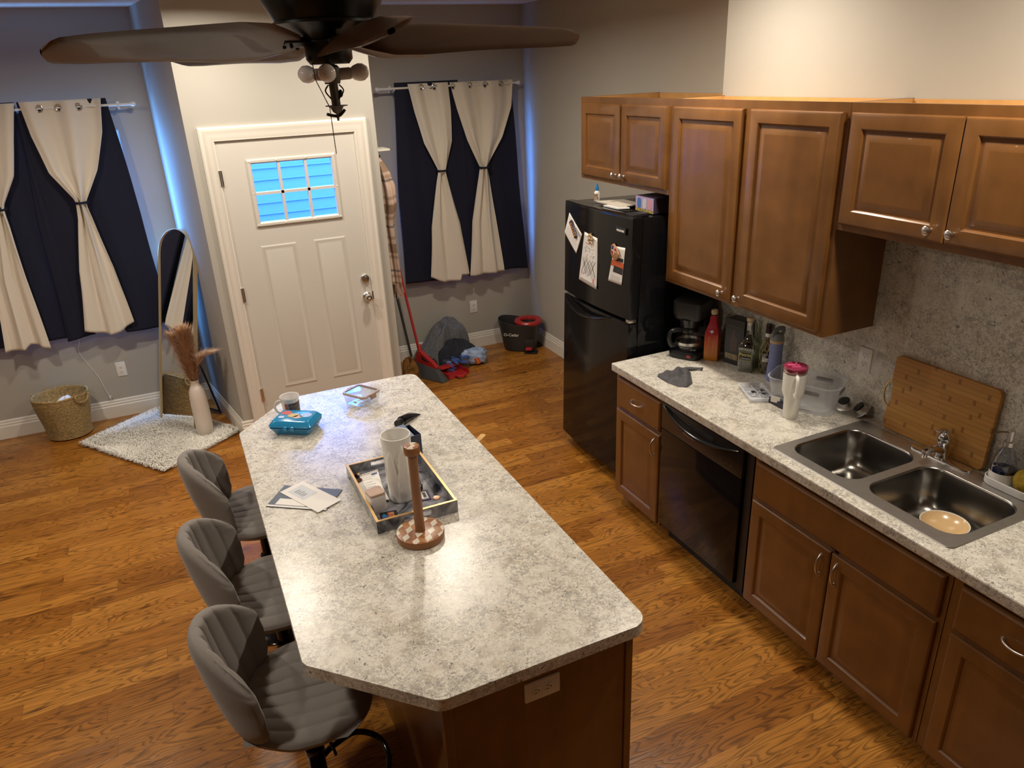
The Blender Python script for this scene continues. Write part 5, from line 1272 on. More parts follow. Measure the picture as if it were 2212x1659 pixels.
b = MB(); b.tube(spline([(.0, -.095, .160), (.0, -.150, .158), (.0, -.165, .120), (.0, -.150, .075), (.0, -.118, .072)], 6), .011, 10, flat=1.3); b.v = [Matrix.Rotation(math.radians(-40), 4, 'Z') @ (p - Vector((0, -.045, 0))) + Vector((0, -.045, 0)) for p in b.v]; b.build('carafe_handle', 'blackp', ca)
b = MB(); b.box(.03, .055, -.131, -.128, .015, .030, .001); b.build('switch', mat('switch_red', (.3, .03, .03), .3), t)
# red square bottle
t = thing('bottle', 'square red and orange glass bottle with a cork top under the tall cabinet', 'bottle', (.523, -.232, CZ), 38)
def grad():
    m, nt, bb = newmat('red_orange_glaze'); N = nt.nodes.new; L = nt.links.new
    tc = N('ShaderNodeTexCoord'); sp = N('ShaderNodeSeparateXYZ'); L(tc.outputs['Object'], sp.inputs[0]); r = N('ShaderNodeValToRGB'); e = r.color_ramp.elements
    mr = math_node(nt, 'DIVIDE', sp.outputs['Z'], .24); e[0].position = .05; e[0].color = (.50, .19, .012, 1); e[1].position = .70; e[1].color = (.34, .014, .022, 1); q = e.new(.40); q.color = (.48, .09, .014, 1)
    L(mr, r.inputs['Fac']); L(r.outputs['Color'], bb.inputs['Base Color']); bb.inputs['Roughness'].default_value = .3; return m
def sq(h, z, r=.006): return [(x, y, z) for x, y in rrect(-h, h, -h, h, min(r, h * .4), 4)]
b = MB(); b.rings([sq(.036, .0005), sq(.039, .004), sq(.040, .02), sq(.040, .150), sq(.039, .165), sq(.030, .198), sq(.022, .225), sq(.019, .255), sq(.017, .262)]); b.build('glass_body', grad(), t, smooth=40)
b = MB(); b.lathe([(.015, .262), (.015, .270), (0, .270)], 16); b.build('neck_ring', 'blackm', t)
b = MB(); b.lathe([(.017, .268), (.0185, .272), (.0185, .290), (.016, .293), (0, .293)], 18); b.build('cork', mat('cork_top', (.60, .45, .26), .7, noise=.4, nscale=90), t)
YP = mat('ochre_print', (.55, .26, .12), .5)
for face, s_ in ((0, ('REPUBLICA', 'DOMINICANA')), (-90, ('DOMINICANA', 'REPUBLICA'))):
    for k, w_ in enumerate(s_): text(w_, .0185, RZ(face) @ T(-.012 + .024 * k, -.0404, .085) @ RX(90) @ RZ(90), YP, 'lettering', t)
b = MB(); M = RZ(-90) @ T(0, -.0385, .175) @ RX(78); b.box(-.012, .012, -.009, .009, 0, .0012, 0, M); fg = b.build('flag', 'paper', t, smooth=0)
b = MB(); b.box(-.012, -.003, .002, .009, .0012, .0016, 0, M); b.box(.003, .012, -.009, -.002, .0012, .0016, 0, M); b.build('flag_blue', mat('flag_blue', (.02, .04, .22), .5), fg, smooth=0)
b = MB(); b.box(.003, .012, .002, .009, .0012, .0016, 0, M); b.box(-.012, -.003, -.009, -.002, .0012, .0016, 0, M); b.build('flag_red', 'red', fg, smooth=0)
# black carton
t = thing('liquor_box', 'black gift carton with faint gold print behind the red bottle', 'box', (.605, -.352, CZ), -78)
b = MB(); b.box(-.062, .062, -.045, .045, .0005, .260, .002); b.build('carton', mat('black_card', (.010, .010, .013), .30), t, smooth=0)
b = MB(); b.box(-.052, .030, -.0458, -.0450, .030, .062, .0003); lb = b.build('gold_label', mat('dull_gold_print', (.30, .24, .14), .4, noise=.5, nscale=60), t, smooth=0)
b = MB(); b.prism([(-.022, .080), (.018, .080), (.022, .150), (.008, .175), (.008, .205), (-.010, .205), (-.010, .175), (-.026, .150)], .0450, .0458, M=Matrix(((1, 0, 0, 0), (0, 0, -1, 0), (0, 1, 0, 0), (0, 0, 0, 1)))); b.build('bottle_print', mat('print_dark_red', (.05, .018, .018), .3), t, smooth=0)
text('MONTALVO', .014, T(0, -.0462, .222) @ RX(90), mat('print_grey', (.11, .10, .09), .4), 'lettering', t)
# clear square bottle
t = thing('bottle', 'empty clear square tequila-style bottle with a black label', 'bottle', (.575, -.462, CZ), -58)
b = MB(); b.rings([sq(.042, .0005, .008), sq(.045, .006, .010), sq(.043, .016, .010), sq(.042, .125, .010), sq(.045, .138, .010), sq(.044, .150, .012), sq(.030, .170, .012), sq(.020, .190, .009), sq(.015, .210, .007), sq(.014, .265, .007), sq(.017, .270, .007), sq(.016, .280, .007)], cap1=False); b.build('glass_body', glassmat('bottle_glass', (.86, .90, .84), .03, .34), t, smooth=40)
b = MB(); b.rings([sq(.036, .006, .008), sq(.037, .050, .008)]); b.build('liquor', glassmat('pale_liquor', (.80, .80, .66), .02, .12), t, smooth=40)
b = MB(); b.lathe([(.012, .262), (.012, .281), (.020, .283), (.021, .300), (0, .302)], 18); b.build('cork', mat('cork_tan', (.60, .47, .30), .7), t)
b = MB(); b.box(-.036, .036, -.0455, -.0442, .068, .122, .0004); lb = b.build('label', 'black', t, smooth=0)
YL = mat('label_yellow', (.62, .55, .18), .5)
b = MB(); b.rings(frame_loops(-.034, .034, .070, .120, [(0, 0), (0, .0006), (.002, .0006), (.002, 0)], -.0455), cap0=False, cap1=False); b.build('label_border', YL, lb, smooth=0)
text('Patrón', .023, T(0, -.0460, .103) @ RX(90), YL, 'lettering', lb, bold=.0004)
b = MB()
for k in range(9): b.box(-.026 + k * .006, -.022 + k * .006, -.0460, -.0455, .078, .084)
b.build('small_print', 'inkg', lb, smooth=0)
t = thing('bottle', 'second clear glass bottle, tucked between the black-label bottle and the netted one', 'bottle', (.640, -.452, CZ), 0)
b = MB(); b.lathe([(0, .0005), (.024, .0005), (.026, .004), (.026, .13), (.020, .16), (.011, .19), (.010, .25), (.012, .252), (.012, .262), (0, .262)], 24); b.build('glass_body', glassmat('bottle_glass_green', (.84, .88, .78), .03, .34), t)
# netted rum bottle
t = thing('bottle', 'dark liquor bottle wrapped in gold netting beside the blue flask', 'bottle', (.640, -.535, CZ))
pr = [(0, .0005), (.032, .0005), (.035, .004), (.036, .10), (.034, .135), (.026, .165), (.0155, .185), (.0145, .235)]
b = MB(); b.lathe(pr, 30); b.build('glass_body', glassmat('bottle_glass_amber', (.70, .66, .50), .03, .34), t)
b = MB(); b.lathe([(0, .004), (.031, .004), (.033, .02), (.033, .105), (0, .106)], 28); b.build('rum', mat('dark_rum', (.022, .006, .006), .12), t)
b = MB(); b.lathe([(.016, .225), (.016, .272), (.014, .275), (0, .275)], 20); cpn = b.build('capsule', mat('dark_capsule', (.03, .018, .018), .3, noise=.6, nscale=120), t)
b = MB(); b.lathe([(.0165, .205), (.0165, .224)], 20); b.build('neck_band', 'white', t)
b = MB(); b.lathe([(.0364, .070), (.0364, .092)], 16, a0=-PI * .95, a1=-PI * .45); b.build('label', 'paper', t, normals=False)
b = MB()
def rad(z): return interp([(zz, rr) for rr, zz in pr[2:]], z)[0] + .001
for k in range(8):
    for s_ in (-1, 1):
        b.tube([(rad(z) * math.cos(a), rad(z) * math.sin(a), z) for z, a in [(.006 + .175 * i / 18, 2 * PI * k / 8 + s_ * 2.35 * i / 18) for i in range(19)]], .0011, 5)
b.build('gold_net', mat('gold_net', (.58, .48, .26), .4, .5), t)
# periwinkle flask
t = thing('water_bottle', 'tall periwinkle blue insulated bottle with a grey spout lid', 'water bottle', (.598, -.640, CZ))
PB = mat('periwinkle_coat', (.19, .22, .42), .55, bump=.1, bscale=500)
b = MB(); b.lathe([(0, .0005), (.034, .0005), (.037, .004), (.0365, .06), (.033, .15), (.0335, .20), (.0355, .212), (.0355, .214), (0, .214)], 36); b.build('body', PB, t)
b = MB(); b.lathe([(.0357, .212), (.036, .216), (.036, .223), (.0355, .226)], 36); b.build('tan_band', mat('tan_band', (.55, .34, .18), .5), t)
b = MB(); b.lathe([(.0355, .226), (.0355, .236), (.031, .252), (.022, .262), (0, .264)], 36); b.tube(spline([(-.028, 0, .245), (-.022, 0, .272), (.005, 0, .285), (.032, 0, .283), (.038, 0, .270), (.030, 0, .250)], 6), .008, 10, flat=1.6); b.build('lid', mat('grey_lid', (.20, .215, .225), .5), t)
# plastic ice tray with metal cubes
t = thing('plastic_tray', 'small clear compartment tray with steel cubes on the counter', 'tray', (.393, -.742, CZ), -24)
FT = frosted('clear_tray_plastic', (.72, .74, .78), .45)
b = MB(); b.box(-.052, .052, -.092, .092, .0005, .003, .001); b.rings([[(x, y, z) for x, y in rrect(-hx, hx, -hy, hy, .012, 4)] for hx, hy, z in ((.050, .090, .002), (.060, .100, .020), (.066, .106, .021), (.066, .106, .0225), (.058, .098, .0225), (.048, .088, .004))], cap0=False, cap1=False); b.box(-.0012, .0012, -.088, .088, .003, .017); b.box(-.05, .05, -.0012, .0012, .003, .017); b.box(-.05, .05, .043, .0454, .003, .017); b.build('tray', FT, t, smooth=30)
for k, (x, y, lab) in enumerate(((-.022, -.022, 'steel whiskey cube at the near left of the small tray'), (.026, -.008, 'steel whiskey cube farthest back in the small tray'), (.022, -.050, 'steel whiskey cube nearest the big clear bin'))):
    b = MB(); b.box(-.0125, .0125, -.0125, .0125, 0, .025, .004); o = b.build('steel_cube', 'chrome', smooth=35); o.matrix_basis = t.matrix_basis @ T(x, y, .0032) @ RZ(18 * k); tag(o, lab, 'cube', 'steel cubes in the small tray')
t = thing('small_box', 'flat black and navy product box behind the white tumbler', 'box', (.405, -.905, CZ), -92)
b = MB(); b.box(-.060, .060, -.028, .028, .0005, .030, .001); b.build('carton', mat('black_navy_card', (.012, .013, .03), .35), t, smooth=0)
b = MB(); b.tube([(.012 * math.cos(a) - .01, .012 * math.sin(a), .0303) for a in [PI * .1 + PI * 1.2 * i / 12 for i in range(13)]], .0018, 6); b.build('swoosh_print', 'paper', t)
# clear storage bin
t = thing('storage_bin', 'translucent plastic storage bin with slot handles behind the white tumbler', 'bin', (.505, -.955, CZ), -64)
FB = frosted('milky_bin_plastic', (.72, .76, .84), .30)
b = MB(); o1 = rrect(-.145, .145, -.085, .085, .045, 8); o2 = rrect(-.165, .165, -.105, .105, .05, 8)
lp = [[(x, y, .0005) for x, y in inset(o1, .006)], [(x, y, .006) for x, y in o1], [(x * .5 + u_ * .5, y * .5 + v_ * .5, .075) for (x, y), (u_, v_) in zip(o1, o2)], [(x, y, .142) for x, y in o2], [(x, y, .145) for x, y in inset(o2, -.006)], [(x, y, .149) for x, y in inset(o2, -.006)], [(x, y, .149) for x, y in inset(o2, .001)]]
b.rings(lp, cap1=False); b.build('tub', FB, t, smooth=40)
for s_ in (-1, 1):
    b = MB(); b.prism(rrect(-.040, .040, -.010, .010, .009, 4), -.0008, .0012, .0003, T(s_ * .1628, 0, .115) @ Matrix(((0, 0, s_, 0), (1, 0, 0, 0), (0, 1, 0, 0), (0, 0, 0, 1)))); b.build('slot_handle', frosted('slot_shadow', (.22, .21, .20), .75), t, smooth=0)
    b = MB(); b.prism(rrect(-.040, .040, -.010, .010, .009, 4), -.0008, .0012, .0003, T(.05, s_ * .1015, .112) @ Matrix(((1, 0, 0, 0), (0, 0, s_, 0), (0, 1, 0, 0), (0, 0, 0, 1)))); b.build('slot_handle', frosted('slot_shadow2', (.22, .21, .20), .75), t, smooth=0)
b = MB(); b.box(-.036, .010, -.0015, 0, .020, .052); b.v = [Matrix.Rotation(math.radians(-0), 4, 'Z') @ p + Vector((-.10, -.0905, 0)) for p in b.v]; b.build('sticker', 'paper', t, smooth=0)
# white tumbler
t = thing('tumbler', 'tall white tumbler with a pink lid and a big side handle', 'tumbler', (.352, -1.018, CZ), -35)
WT = mat('white_powder_coat', (.76, .74, .68), .45)
b = MB(); b.lathe([(0, .0005), (.033, .0005), (.035, .003), (.0375, .095), (.0385, .102), (.0475, .125), (.050, .135), (.052, .225), (.052, .227), (0, .227)], 44); b.build('body', WT, t)
b = MB(); b.lathe([(.0518, .225), (.0522, .230), (.0515, .236)], 44); b.build('steel_band', 'nickel', t)
b = MB(); P = spline([(0, -.047, .140), (0, -.066, .136), (0, -.080, .150), (0, -.083, .180), (0, -.082, .205), (0, -.074, .222), (0, -.050, .222)], 6); b.tube(P, .0085, 12, flat=1.5); b.build('handle', WT, t)
PK = mat('pink_lid_plastic', (.55, .045, .14), .18, coat=.3)
b = MB(); b.lathe([(.0525, .236), (.054, .240), (.054, .252)], 44); b.build('clear_lid_skirt', glassmat('pink_clear', (.95, .62, .70), .03, .25), t)
b = MB(); b.lathe([(.0515, .236), (.0535, .252), (.0545, .258), (.052, .260), (.046, .256), (0, .256)], 44); b.build('lid', mat('rose_lid', (.30, .035, .085), .16, coat=.4), t)
b = MB(); b.box(-.038, .014, -.007, .007, .256, .266, .003); b.box(-.004, .004, -.004, .004, .262, .276, .0015); b.box(-.02, .02, -.014, .014, .2555, .259, .002); b.build('slide_tab', mat('hot_pink', (.62, .10, .22), .3), t)
# sink strainers
def strainer(M, label):
    t = thing('sink_strainer', label, 'strainer', M.to_translation(), group='sink strainers'); t.rotation_euler = M.to_euler()
    b = MB(); b.lathe([(0, -.022), (.020, -.022), (.026, -.018), (.028, 0), (.041, .002), (.043, .004), (.041, .006), (.030, .003), (.024, -.014), (0, -.016)], 36); b.build('basket', 'steel', t)
    b = MB()
    for k in range(16): a = 2 * PI * k / 16; b.ball((.033 * math.cos(a), .033 * math.sin(a), .0045), .0022, 6)
    b.build('perforations', 'dark', t)
    b = MB(); b.lathe([(.004, -.014), (.004, .014), (.0085, .018), (.0085, .024), (0, .026)], 14); b.build('post_knob', 'chrome', t)
    b = MB(); b.lathe([(.018, -.0225), (.027, -.024), (.027, -.030), (0, -.031)], 24); b.build('rubber_stopper', 'blackm', t)
strainer(T(.602, -1.108, CZ + .038) @ RY(160) @ RX(8), 'upside-down steel sink strainer lying flatter, next to the storage bin')
strainer(T(.628, -1.186, CZ + .036) @ RX(-38) @ RY(150), 'steel sink strainer tilted on edge, closest to the cutting board')
# cutting board with a brass ring
t = thing('cutting_board', 'bamboo cutting board leaning on the backsplash behind the faucet', 'cutting board', (.632, -1.535, ZR), -90)
t.rotation_euler = (Matrix.Rotation(math.radians(3.2), 4, 'Y') @ Matrix.Rotation(math.radians(-90), 4, 'Z')).to_euler()
def bamb():
    m, nt, bb = newmat('bamboo_strips'); N = nt.nodes.new; L = nt.links.new
    tc = N('ShaderNodeTexCoord'); sp = N('ShaderNodeSeparateXYZ'); L(tc.outputs['Object'], sp.inputs[0])
    cv = N('ShaderNodeCombineXYZ'); L(sp.outputs['X'], cv.inputs[0]); L(sp.outputs['Z'], cv.inputs[1])
    bk = N('ShaderNodeTexBrick'); bk.inputs['Scale'].default_value = 1.0; bk.inputs['Brick Width'].default_value = .9; bk.inputs['Row Height'].default_value = .021; bk.inputs['Mortar Size'].default_value = .0007; bk.inputs['Mortar Smooth'].default_value = .5
    bk.inputs['Color1'].default_value = (.60, .285, .062, 1); bk.inputs['Color2'].default_value = (.70, .36, .085, 1); bk.inputs['Mortar'].default_value = (.20, .08, .02, 1); L(cv.outputs[0], bk.inputs['Vector'])
    r = math_node(nt, 'FLOOR', math_node(nt, 'DIVIDE', sp.outputs['Z'], .021)); w = N('ShaderNodeTexWhiteNoise'); w.noise_dimensions = '1D'; L(r, w.inputs['W'])
    f = math_node(nt, 'FRACT', math_node(nt, 'ADD', math_node(nt, 'MULTIPLY', sp.outputs['X'], 3.2), math_node(nt, 'MULTIPLY', w.outputs['Value'], 5.0)))
    nd = math_node(nt, 'MULTIPLY', math_node(nt, 'LESS_THAN', f, .042), .50)
    x = N('ShaderNodeMix'); x.data_type = 'RGBA'; L(nd, x.inputs['Factor']); L(bk.outputs['Color'], x.inputs['A']); x.inputs['B'].default_value = (.13, .045, .01, 1)
    n = N('ShaderNodeTexNoise'); n.inputs['Scale'].default_value = 4; mp = N('ShaderNodeMapping'); mp.inputs['Scale'].default_value = (2, 2, 30); L(tc.outputs['Object'], mp.inputs[0]); L(mp.outputs[0], n.inputs['Vector'])
    y = N('ShaderNodeMix'); y.data_type = 'RGBA'; y.blend_type = 'MULTIPLY'; y.inputs['Factor'].default_value = .35; L(x.outputs['Result'], y.inputs['A']); L(n.outputs['Color'], y.inputs['B'])
    L(y.outputs['Result'], bb.inputs['Base Color']); bb.inputs['Roughness'].default_value = .5; return m
b = MB(); M = Matrix(((1, 0, 0, 0), (0, 0, -1, 0), (0, 1, 0, 0), (0, 0, 0, 1)))
bo = rrect(-.232, .238, .001, .346, .022, 6)
# shallow finger notch on the left edge
no = []
for (x, y) in bo: no.append((x, y))
k_ = max(range(len(no)), key=lambda i: (no[i][0] < -.2) * (no[i][1] > .3) * 10 - no[i][0])
notch = [(-.232, .225), (-.226, .215), (-.220, .175), (-.220, .150), (-.226, .110), (-.232, .100)]
idx = [i for i in range(len(no)) if abs(no[i][0] + .232) < 1e-4]
hi = max(idx, key=lambda i: no[i][1]); no = no[:hi + 1] + notch + no[hi + 1:]
b.prism(no, -.010, .010, .003, M); b.build('board', bamb(), t, smooth=30)
b = MB(); b.tube([(-.228 - .036 * math.sin(a), 0, .163 - .062 * math.cos(a)) for a in [PI * i / 18 for i in range(19)]], .0042, 10); b.build('ring_handle', mat('brass_ring', (.72, .50, .20), .22, 1.0), t)
# soap caddy
t = thing('sponge_tray', 'white sink caddy tray right of the faucet', 'tray', (.598, -1.905, ZR + .0), 0)
b = MB(); o1 = rrect(-.050, .050, -.105, .090, .042, 7); b.rings([[(x, y, .001) for x, y in inset(o1, .004)], [(x, y, .006) for x, y in o1], [(x, y, .032) for x, y in o1], [(x, y, .034) for x, y in inset(o1, .002)], [(x, y, .032) for x, y in inset(o1, .004)], [(x, y, .008) for x, y in inset(o1, .005)]]); b.build('tray_body', mat('white_silicone', (.66, .66, .65), .5), t, smooth=40)
t = thing('soap_dispenser', 'clear glass pump bottle of dark blue soap in the white caddy', 'soap dispenser', (.604, -1.862, ZR + .0085)); t.scale = (1.18, 1.18, 1.2)
b = MB(); b.lathe([(0, .0005), (.036, .0005), (.0375, .003), (.0375, .055), (.033, .085), (.022, .112), (.015, .124), (.014, .134)], 36); b.build('bottle', glassmat('soap_glass', (.80, .84, .90), .02, .25), t)
b = MB(); b.lathe([(0, .003), (.0355, .003), (.0355, .050), (0, .0505)], 32); b.build('blue_soap', mat('blue_soap', (.014, .02, .075), .15), t)
b = MB(); b.lathe([(.0379, .002), (.0379, .040)], 36); b.build('white_sleeve', 'white', t)
b = MB(); b.lathe([(.016, .130), (.016, .144), (.009, .146), (.009, .152), (.010, .153), (.010, .182), (.0, .184)], 20); b.tube([(0, 0, .176), (-.02, .018, .176), (-.034, .032, .168)], .004, 8); b.build('pump', 'nickel', t)
t = thing('sponge', 'round yellow-green scrubber ball in the white caddy', 'sponge', (.600, -1.958, ZR + .0085)); t.scale = (1.15, 1.2, 1.3)
b = MB()
def sp_(u, v):
    a = 2 * PI * u; th = PI * v; q = .038 * (1 + .03 * math.sin(9 * a) * math.sin(7 * th)); return (q * math.sin(th) * math.cos(a), q * math.sin(th) * math.sin(a), .036 - q * math.cos(th))
b.grid(sp_, 40, 20, cu=True); b.build('ball', mat('mustard_sponge', (.34, .22, .012), .85, noise=.3, nscale=60, bump=.5, bscale=120), t, smooth=70)
# bowl in the sink
t = thing('bowl', 'cream bowl with a white rim lying in the near sink basin', 'bowl', (.395, -1.815, .7335))
b = MB(); b.lathe([(0, .001), (.035, .001), (.040, .004), (.075, .022), (.088, .040), (.0885, .0425), (.086, .043), (.072, .026), (.038, .010), (0, .008)], 48); b.build('shell', mat('white_rim_glaze', (.70, .66, .58), .2), t)
b = MB(); b.lathe([(.0835, .0405), (.0715, .0272), (.038, .0112), (0, .0092)], 48); b.build('cream_glaze', mat('buff_glaze', (.62, .42, .21), .22), t)

# ------------------------------------------------------------------ on and on top of the fridge
def bow(x): return -.020 * (1 - (2 * x / .780 - 1) ** 2)
def fridge_sheet(name, c, label, cat, curl, m='paper'):
    cx, cz = sum(p[0] for p in c) / 4, sum(p[1] for p in c) / 4
    B = FR.matrix_basis @ T(cx, 0, cz); t = thing(name, label, cat, B.to_translation()); t.rotation_euler = B.to_euler()
    def Q(u, v):
        p = [Vector(q) for q in c]; r = (p[0] * (1 - u) + p[1] * u) * (1 - v) + (p[3] * (1 - u) + p[2] * u) * v
        return (r.x - cx, bow(r.x) - .0022 - curl * (abs(v - .15) ** 2.2) * (.3 + u), r.y - cz)
    b = MB(); b.grid(Q, 14, 14); b.build('sheet', m, t, normals=False, solid=.0007, smooth=60)
    def mark(segs, mm, nm, wd=.0016):
        g = MB()
        for (u0, v0, u1, v1, *w) in segs:
            ww = w[0] if w else wd; d = Vector((u1 - u0, v1 - v0)); d.normalize(); n = Vector((-d.y, d.x)) * ww
            g.add([Vector(Q(u, v)) + Vector((0, -.0009, 0)) for u, v in ((u0 + n.x, v0 + n.y), (u1 + n.x, v1 + n.y), (u1 - n.x, v1 - n.y), (u0 - n.x, v0 - n.y))], [(0, 1, 2, 3)])
        g.build(nm, mm, t, normals=False, smooth=0)
    return t, mark, Q
def magnet(name, x, z, ang, label, cat='magnet', y=0.0):
    B = FR.matrix_basis @ T(x, bow(x) - .006 - y, z) @ RX(90) @ RZ(ang); t = thing(name, label, cat, B.to_translation(), group='fridge magnets'); t.rotation_euler = B.to_euler(); return t
t, mk, _ = fridge_sheet('flyer', [(.073, 1.637), (.253, 1.530), (.188, 1.398), (.004, 1.499)], 'tilted white printed flyer at the left of the freezer door', 'paper', .004)
mk([(.62, .10 + .0 * i, .62 + .3, .10) for i in range(1)] + [(.58, .12 + .055 * i, .95, .12 + .055 * i, .012) for i in range(3)], 'ink', 'heading')
mk([(.08, .55 + .045 * i, .42 + .1 * ((i * 7) % 5) / 5, .55 + .045 * i, .006) for i in range(9)] + [(.5, .62 + .04 * i, .9, .62 + .04 * i, .006) for i in range(7)], 'inkg', 'print')
t, mk, _ = fridge_sheet('maze_sheet', [(.288, 1.552), (.441, 1.538), (.454, 1.229), (.228, 1.242)], 'child\'s scribbled activity sheet in the middle of the freezer door', 'drawing', .006)
r_ = random.Random(4); dash = []
for i in range(22): q = .07 + .86 * i / 22; dash += [(.07, q, .07, q + .02, .008), (.93, q, .93, q + .02, .008)]
for i in range(16): q = .08 + .84 * i / 16; dash += [(q, .06, q + .03, .06, .006), (q, .94, q + .03, .94, .006)]
mk(dash, 'ink', 'dashed_border')
seg = []
for i in range(9): a_ = .12 + .09 * i; seg += [(max(.10, a_ - .1), .50 + .03 * (i % 3), min(.9, a_ + .25), .84 - .02 * (i % 4)), (min(.9, a_ + .1), .48 + .03 * (i % 2), max(.1, a_ - .22), .86 - .03 * (i % 3))]
for i in range(40): u_, v_ = r_.uniform(.14, .82), r_.uniform(.24, .5); seg.append((u_, v_, u_ + r_.uniform(-.06, .06), v_ + r_.uniform(-.02, .03)))
mk(seg, 'ink', 'scribble_lines', .0045)
mk([(.74, .84, .88, .91, .008), (.76, .92, .86, .83, .008), (.80, .82, .84, .93, .008), (.16, .19, .42, .205, .007), (.14, .80, .19, .83, .006), (.22, .84, .27, .81, .006)], mat('red_marker', (.60, .06, .10), .6), 'red_scribbles')
t, mk, _ = fridge_sheet('bookmark', [(.620, 1.524), (.722, 1.530), (.702, 1.310), (.570, 1.310)], 'narrow orange, black and white card under the carved magnet on the freezer door', 'card', .001)
mk([(.5, .34, .5, .40, .48)], 'ink', 'black_band') if False else None
mk([(.0, .46, 1.0, .50, .085)], mat('orange_print', (.62, .12, .035), .5), 'orange_band'); mk([(.25, .62, 1.0, .64, .09), (.15, .34, .95, .35, .05)], mat('dark_print', (.03, .03, .035), .5), 'dark_band')
mk([(.15, .82 + .03 * i, .85, .82 + .03 * i, .005) for i in range(5)], 'inkg', 'print')
t = magnet('magnet', .150, 1.545, -52, 'long dark souvenir magnet holding the tilted flyer')
b = MB(); b.prism(rrect(-.060, .060, -.016, .016, .006, 4), 0, .010, .003); b.build('body', mat('souvenir_dark', (.05, .025, .05), .35, noise=.9, nscale=70), t, smooth=30)
b = MB()
for k in range(6): b.box(-.042 + k * .016, -.031 + k * .016, -.010, .009 - .003 * (k % 2), .010, .013, .001)
b.build('raised_letters', mat('souvenir_gold', (.55, .25, .06), .4, noise=.5, nscale=90), t)
t = magnet('magnet', .372, 1.524, 0, 'ornate gold filigree magnet on top of the scribbled sheet', y=.002)
b = MB()
for k in range(7): a = 2 * PI * k / 7; b.ball((.019 * math.cos(a), .022 * math.sin(a), .004), .0095, 10, sz=.6)
b.ball((0, 0, .006), .012, 12, sz=.7)
for k in range(6): a = 2 * PI * k / 6 + .3; b.tube([(.02 * math.cos(a), .024 * math.sin(a), .003), (.032 * math.cos(a), .036 * math.sin(a), .003)], [.005, .003], 8)
b.build('filigree', mat('antique_gold', (.60, .42, .24), .4, .3, noise=.4, nscale=120), t)
t = magnet('magnet', .640, 1.492, -8, 'carved wooden magnet with a red, white and blue flag on the narrow card', y=.001)
b = MB(); ol = round_poly([(-.040, .030), (-.022, .045), (.015, .030), (.042, .002), (.036, -.025), (.018, -.045), (-.010, -.040), (-.038, -.018)], .006, 3); b.prism(ol, 0, .009, .002); b.build('wood', mat('carved_wood', (.42, .22, .10), .5), t, smooth=30)
b = MB(); b.box(-.028, -.008, .012, .032, .009, .0105); b.build('flag_blue', mat('flag_navy', (.02, .03, .14), .5), t, smooth=0); b = MB(); b.box(-.028, -.008, -.014, .004, .009, .0105); b.box(-.002, .018, .010, .024, .009, .0105); b.build('flag_red', 'red', t, smooth=0); b = MB(); b.box(-.008, -.002, -.014, .032, .009, .0105); b.box(-.028, .018, .004, .010, .009, .0105); b.build('flag_white', 'paper', t, smooth=0)
FT_ = 1.7035
t = thing('glue_bottle', 'small white glue bottle with a blue cap on top of the fridge', 'glue', (.322, .705, FT_))
b = MB(); b.lathe([(0, .0005), (.017, .0005), (.0185, .003), (.0185, .052), (.014, .060), (.011, .066), (0, .066)], 24); b.build('bottle', 'white', t)
b = MB(); b.lathe([(.0125, .066), (.012, .074), (.005, .104), (.0035, .108), (0, .108)], 20); b.build('cap', mat('blue_cap', (.02, .18, .48), .35), t)
b = MB(); b.lathe([(.0188, .012), (.0188, .048)], 14, a0=PI * .75, a1=PI * 1.45); b.build('label', mat('glue_label', (.45, .30, .18), .5, noise=.9, nscale=120), t, normals=False)
for k, (c, z, lab, m_) in enumerate((([(.36, .665), (.60, .60), (.58, .33), (.345, .44)], .0, 'clear grey plastic sleeve at the back of the fridge-top papers', mat('grey_sleeve', (.20, .19, .18), .3)),
                                 ([(.275, .640), (.47, .58), (.46, .36), (.285, .40)], .012, 'big off-white folder on the stack on top of the fridge', mat('cream_folder', (.62, .56, .47), .6)),
                                 ([(.255, .520), (.33, .50), (.335, .355), (.265, .38)], .003, 'white papers sticking out under the folder on the fridge', 'paper'))):
    quad_paper('papers', lab, c, FT_ + z - .004, m_, .008 if k != 1 else .006, 'papers', curl=.004 if k == 0 else 0)
t = thing('toy_box', 'small lilac printed carton on top of the fridge beside the papers', 'box', (.405, .212, FT_ - .002), 0)
b = MB(); b.box(-.065, .085, -.088, .090, .0005, .086, .001); b.build('carton', mat('dark_purple_card', (.05, .035, .06), .45), t, smooth=0)
b = MB(); b.box(-.0662, -.065, -.087, .089, .001, .085); fp = b.build('lilac_front', mat('lilac_print', (.48, .36, .58), .45), t, smooth=0)
b = MB(); b.box(-.0668, -.0662, -.087, .089, .001, .018); b.build('flower_strip', mat('flower_print', (.45, .36, .10), .5, noise=.95, nscale=140), fp, smooth=0)
for (y_, c) in ((.052, (.06, .20, .52)), (.0, (.62, .62, .66)), (-.050, (.68, .33, .38))):
    b = MB(); b.prism(rrect(-.018, .018, -.028, .028, .014, 5), 0, .0006, M=T(-.0668, y_, .048) @ FACE_NEGX.to_3x3().to_4x4()); b.build('colour_blob', mat('print_blob', c, .5), fp, smooth=0)

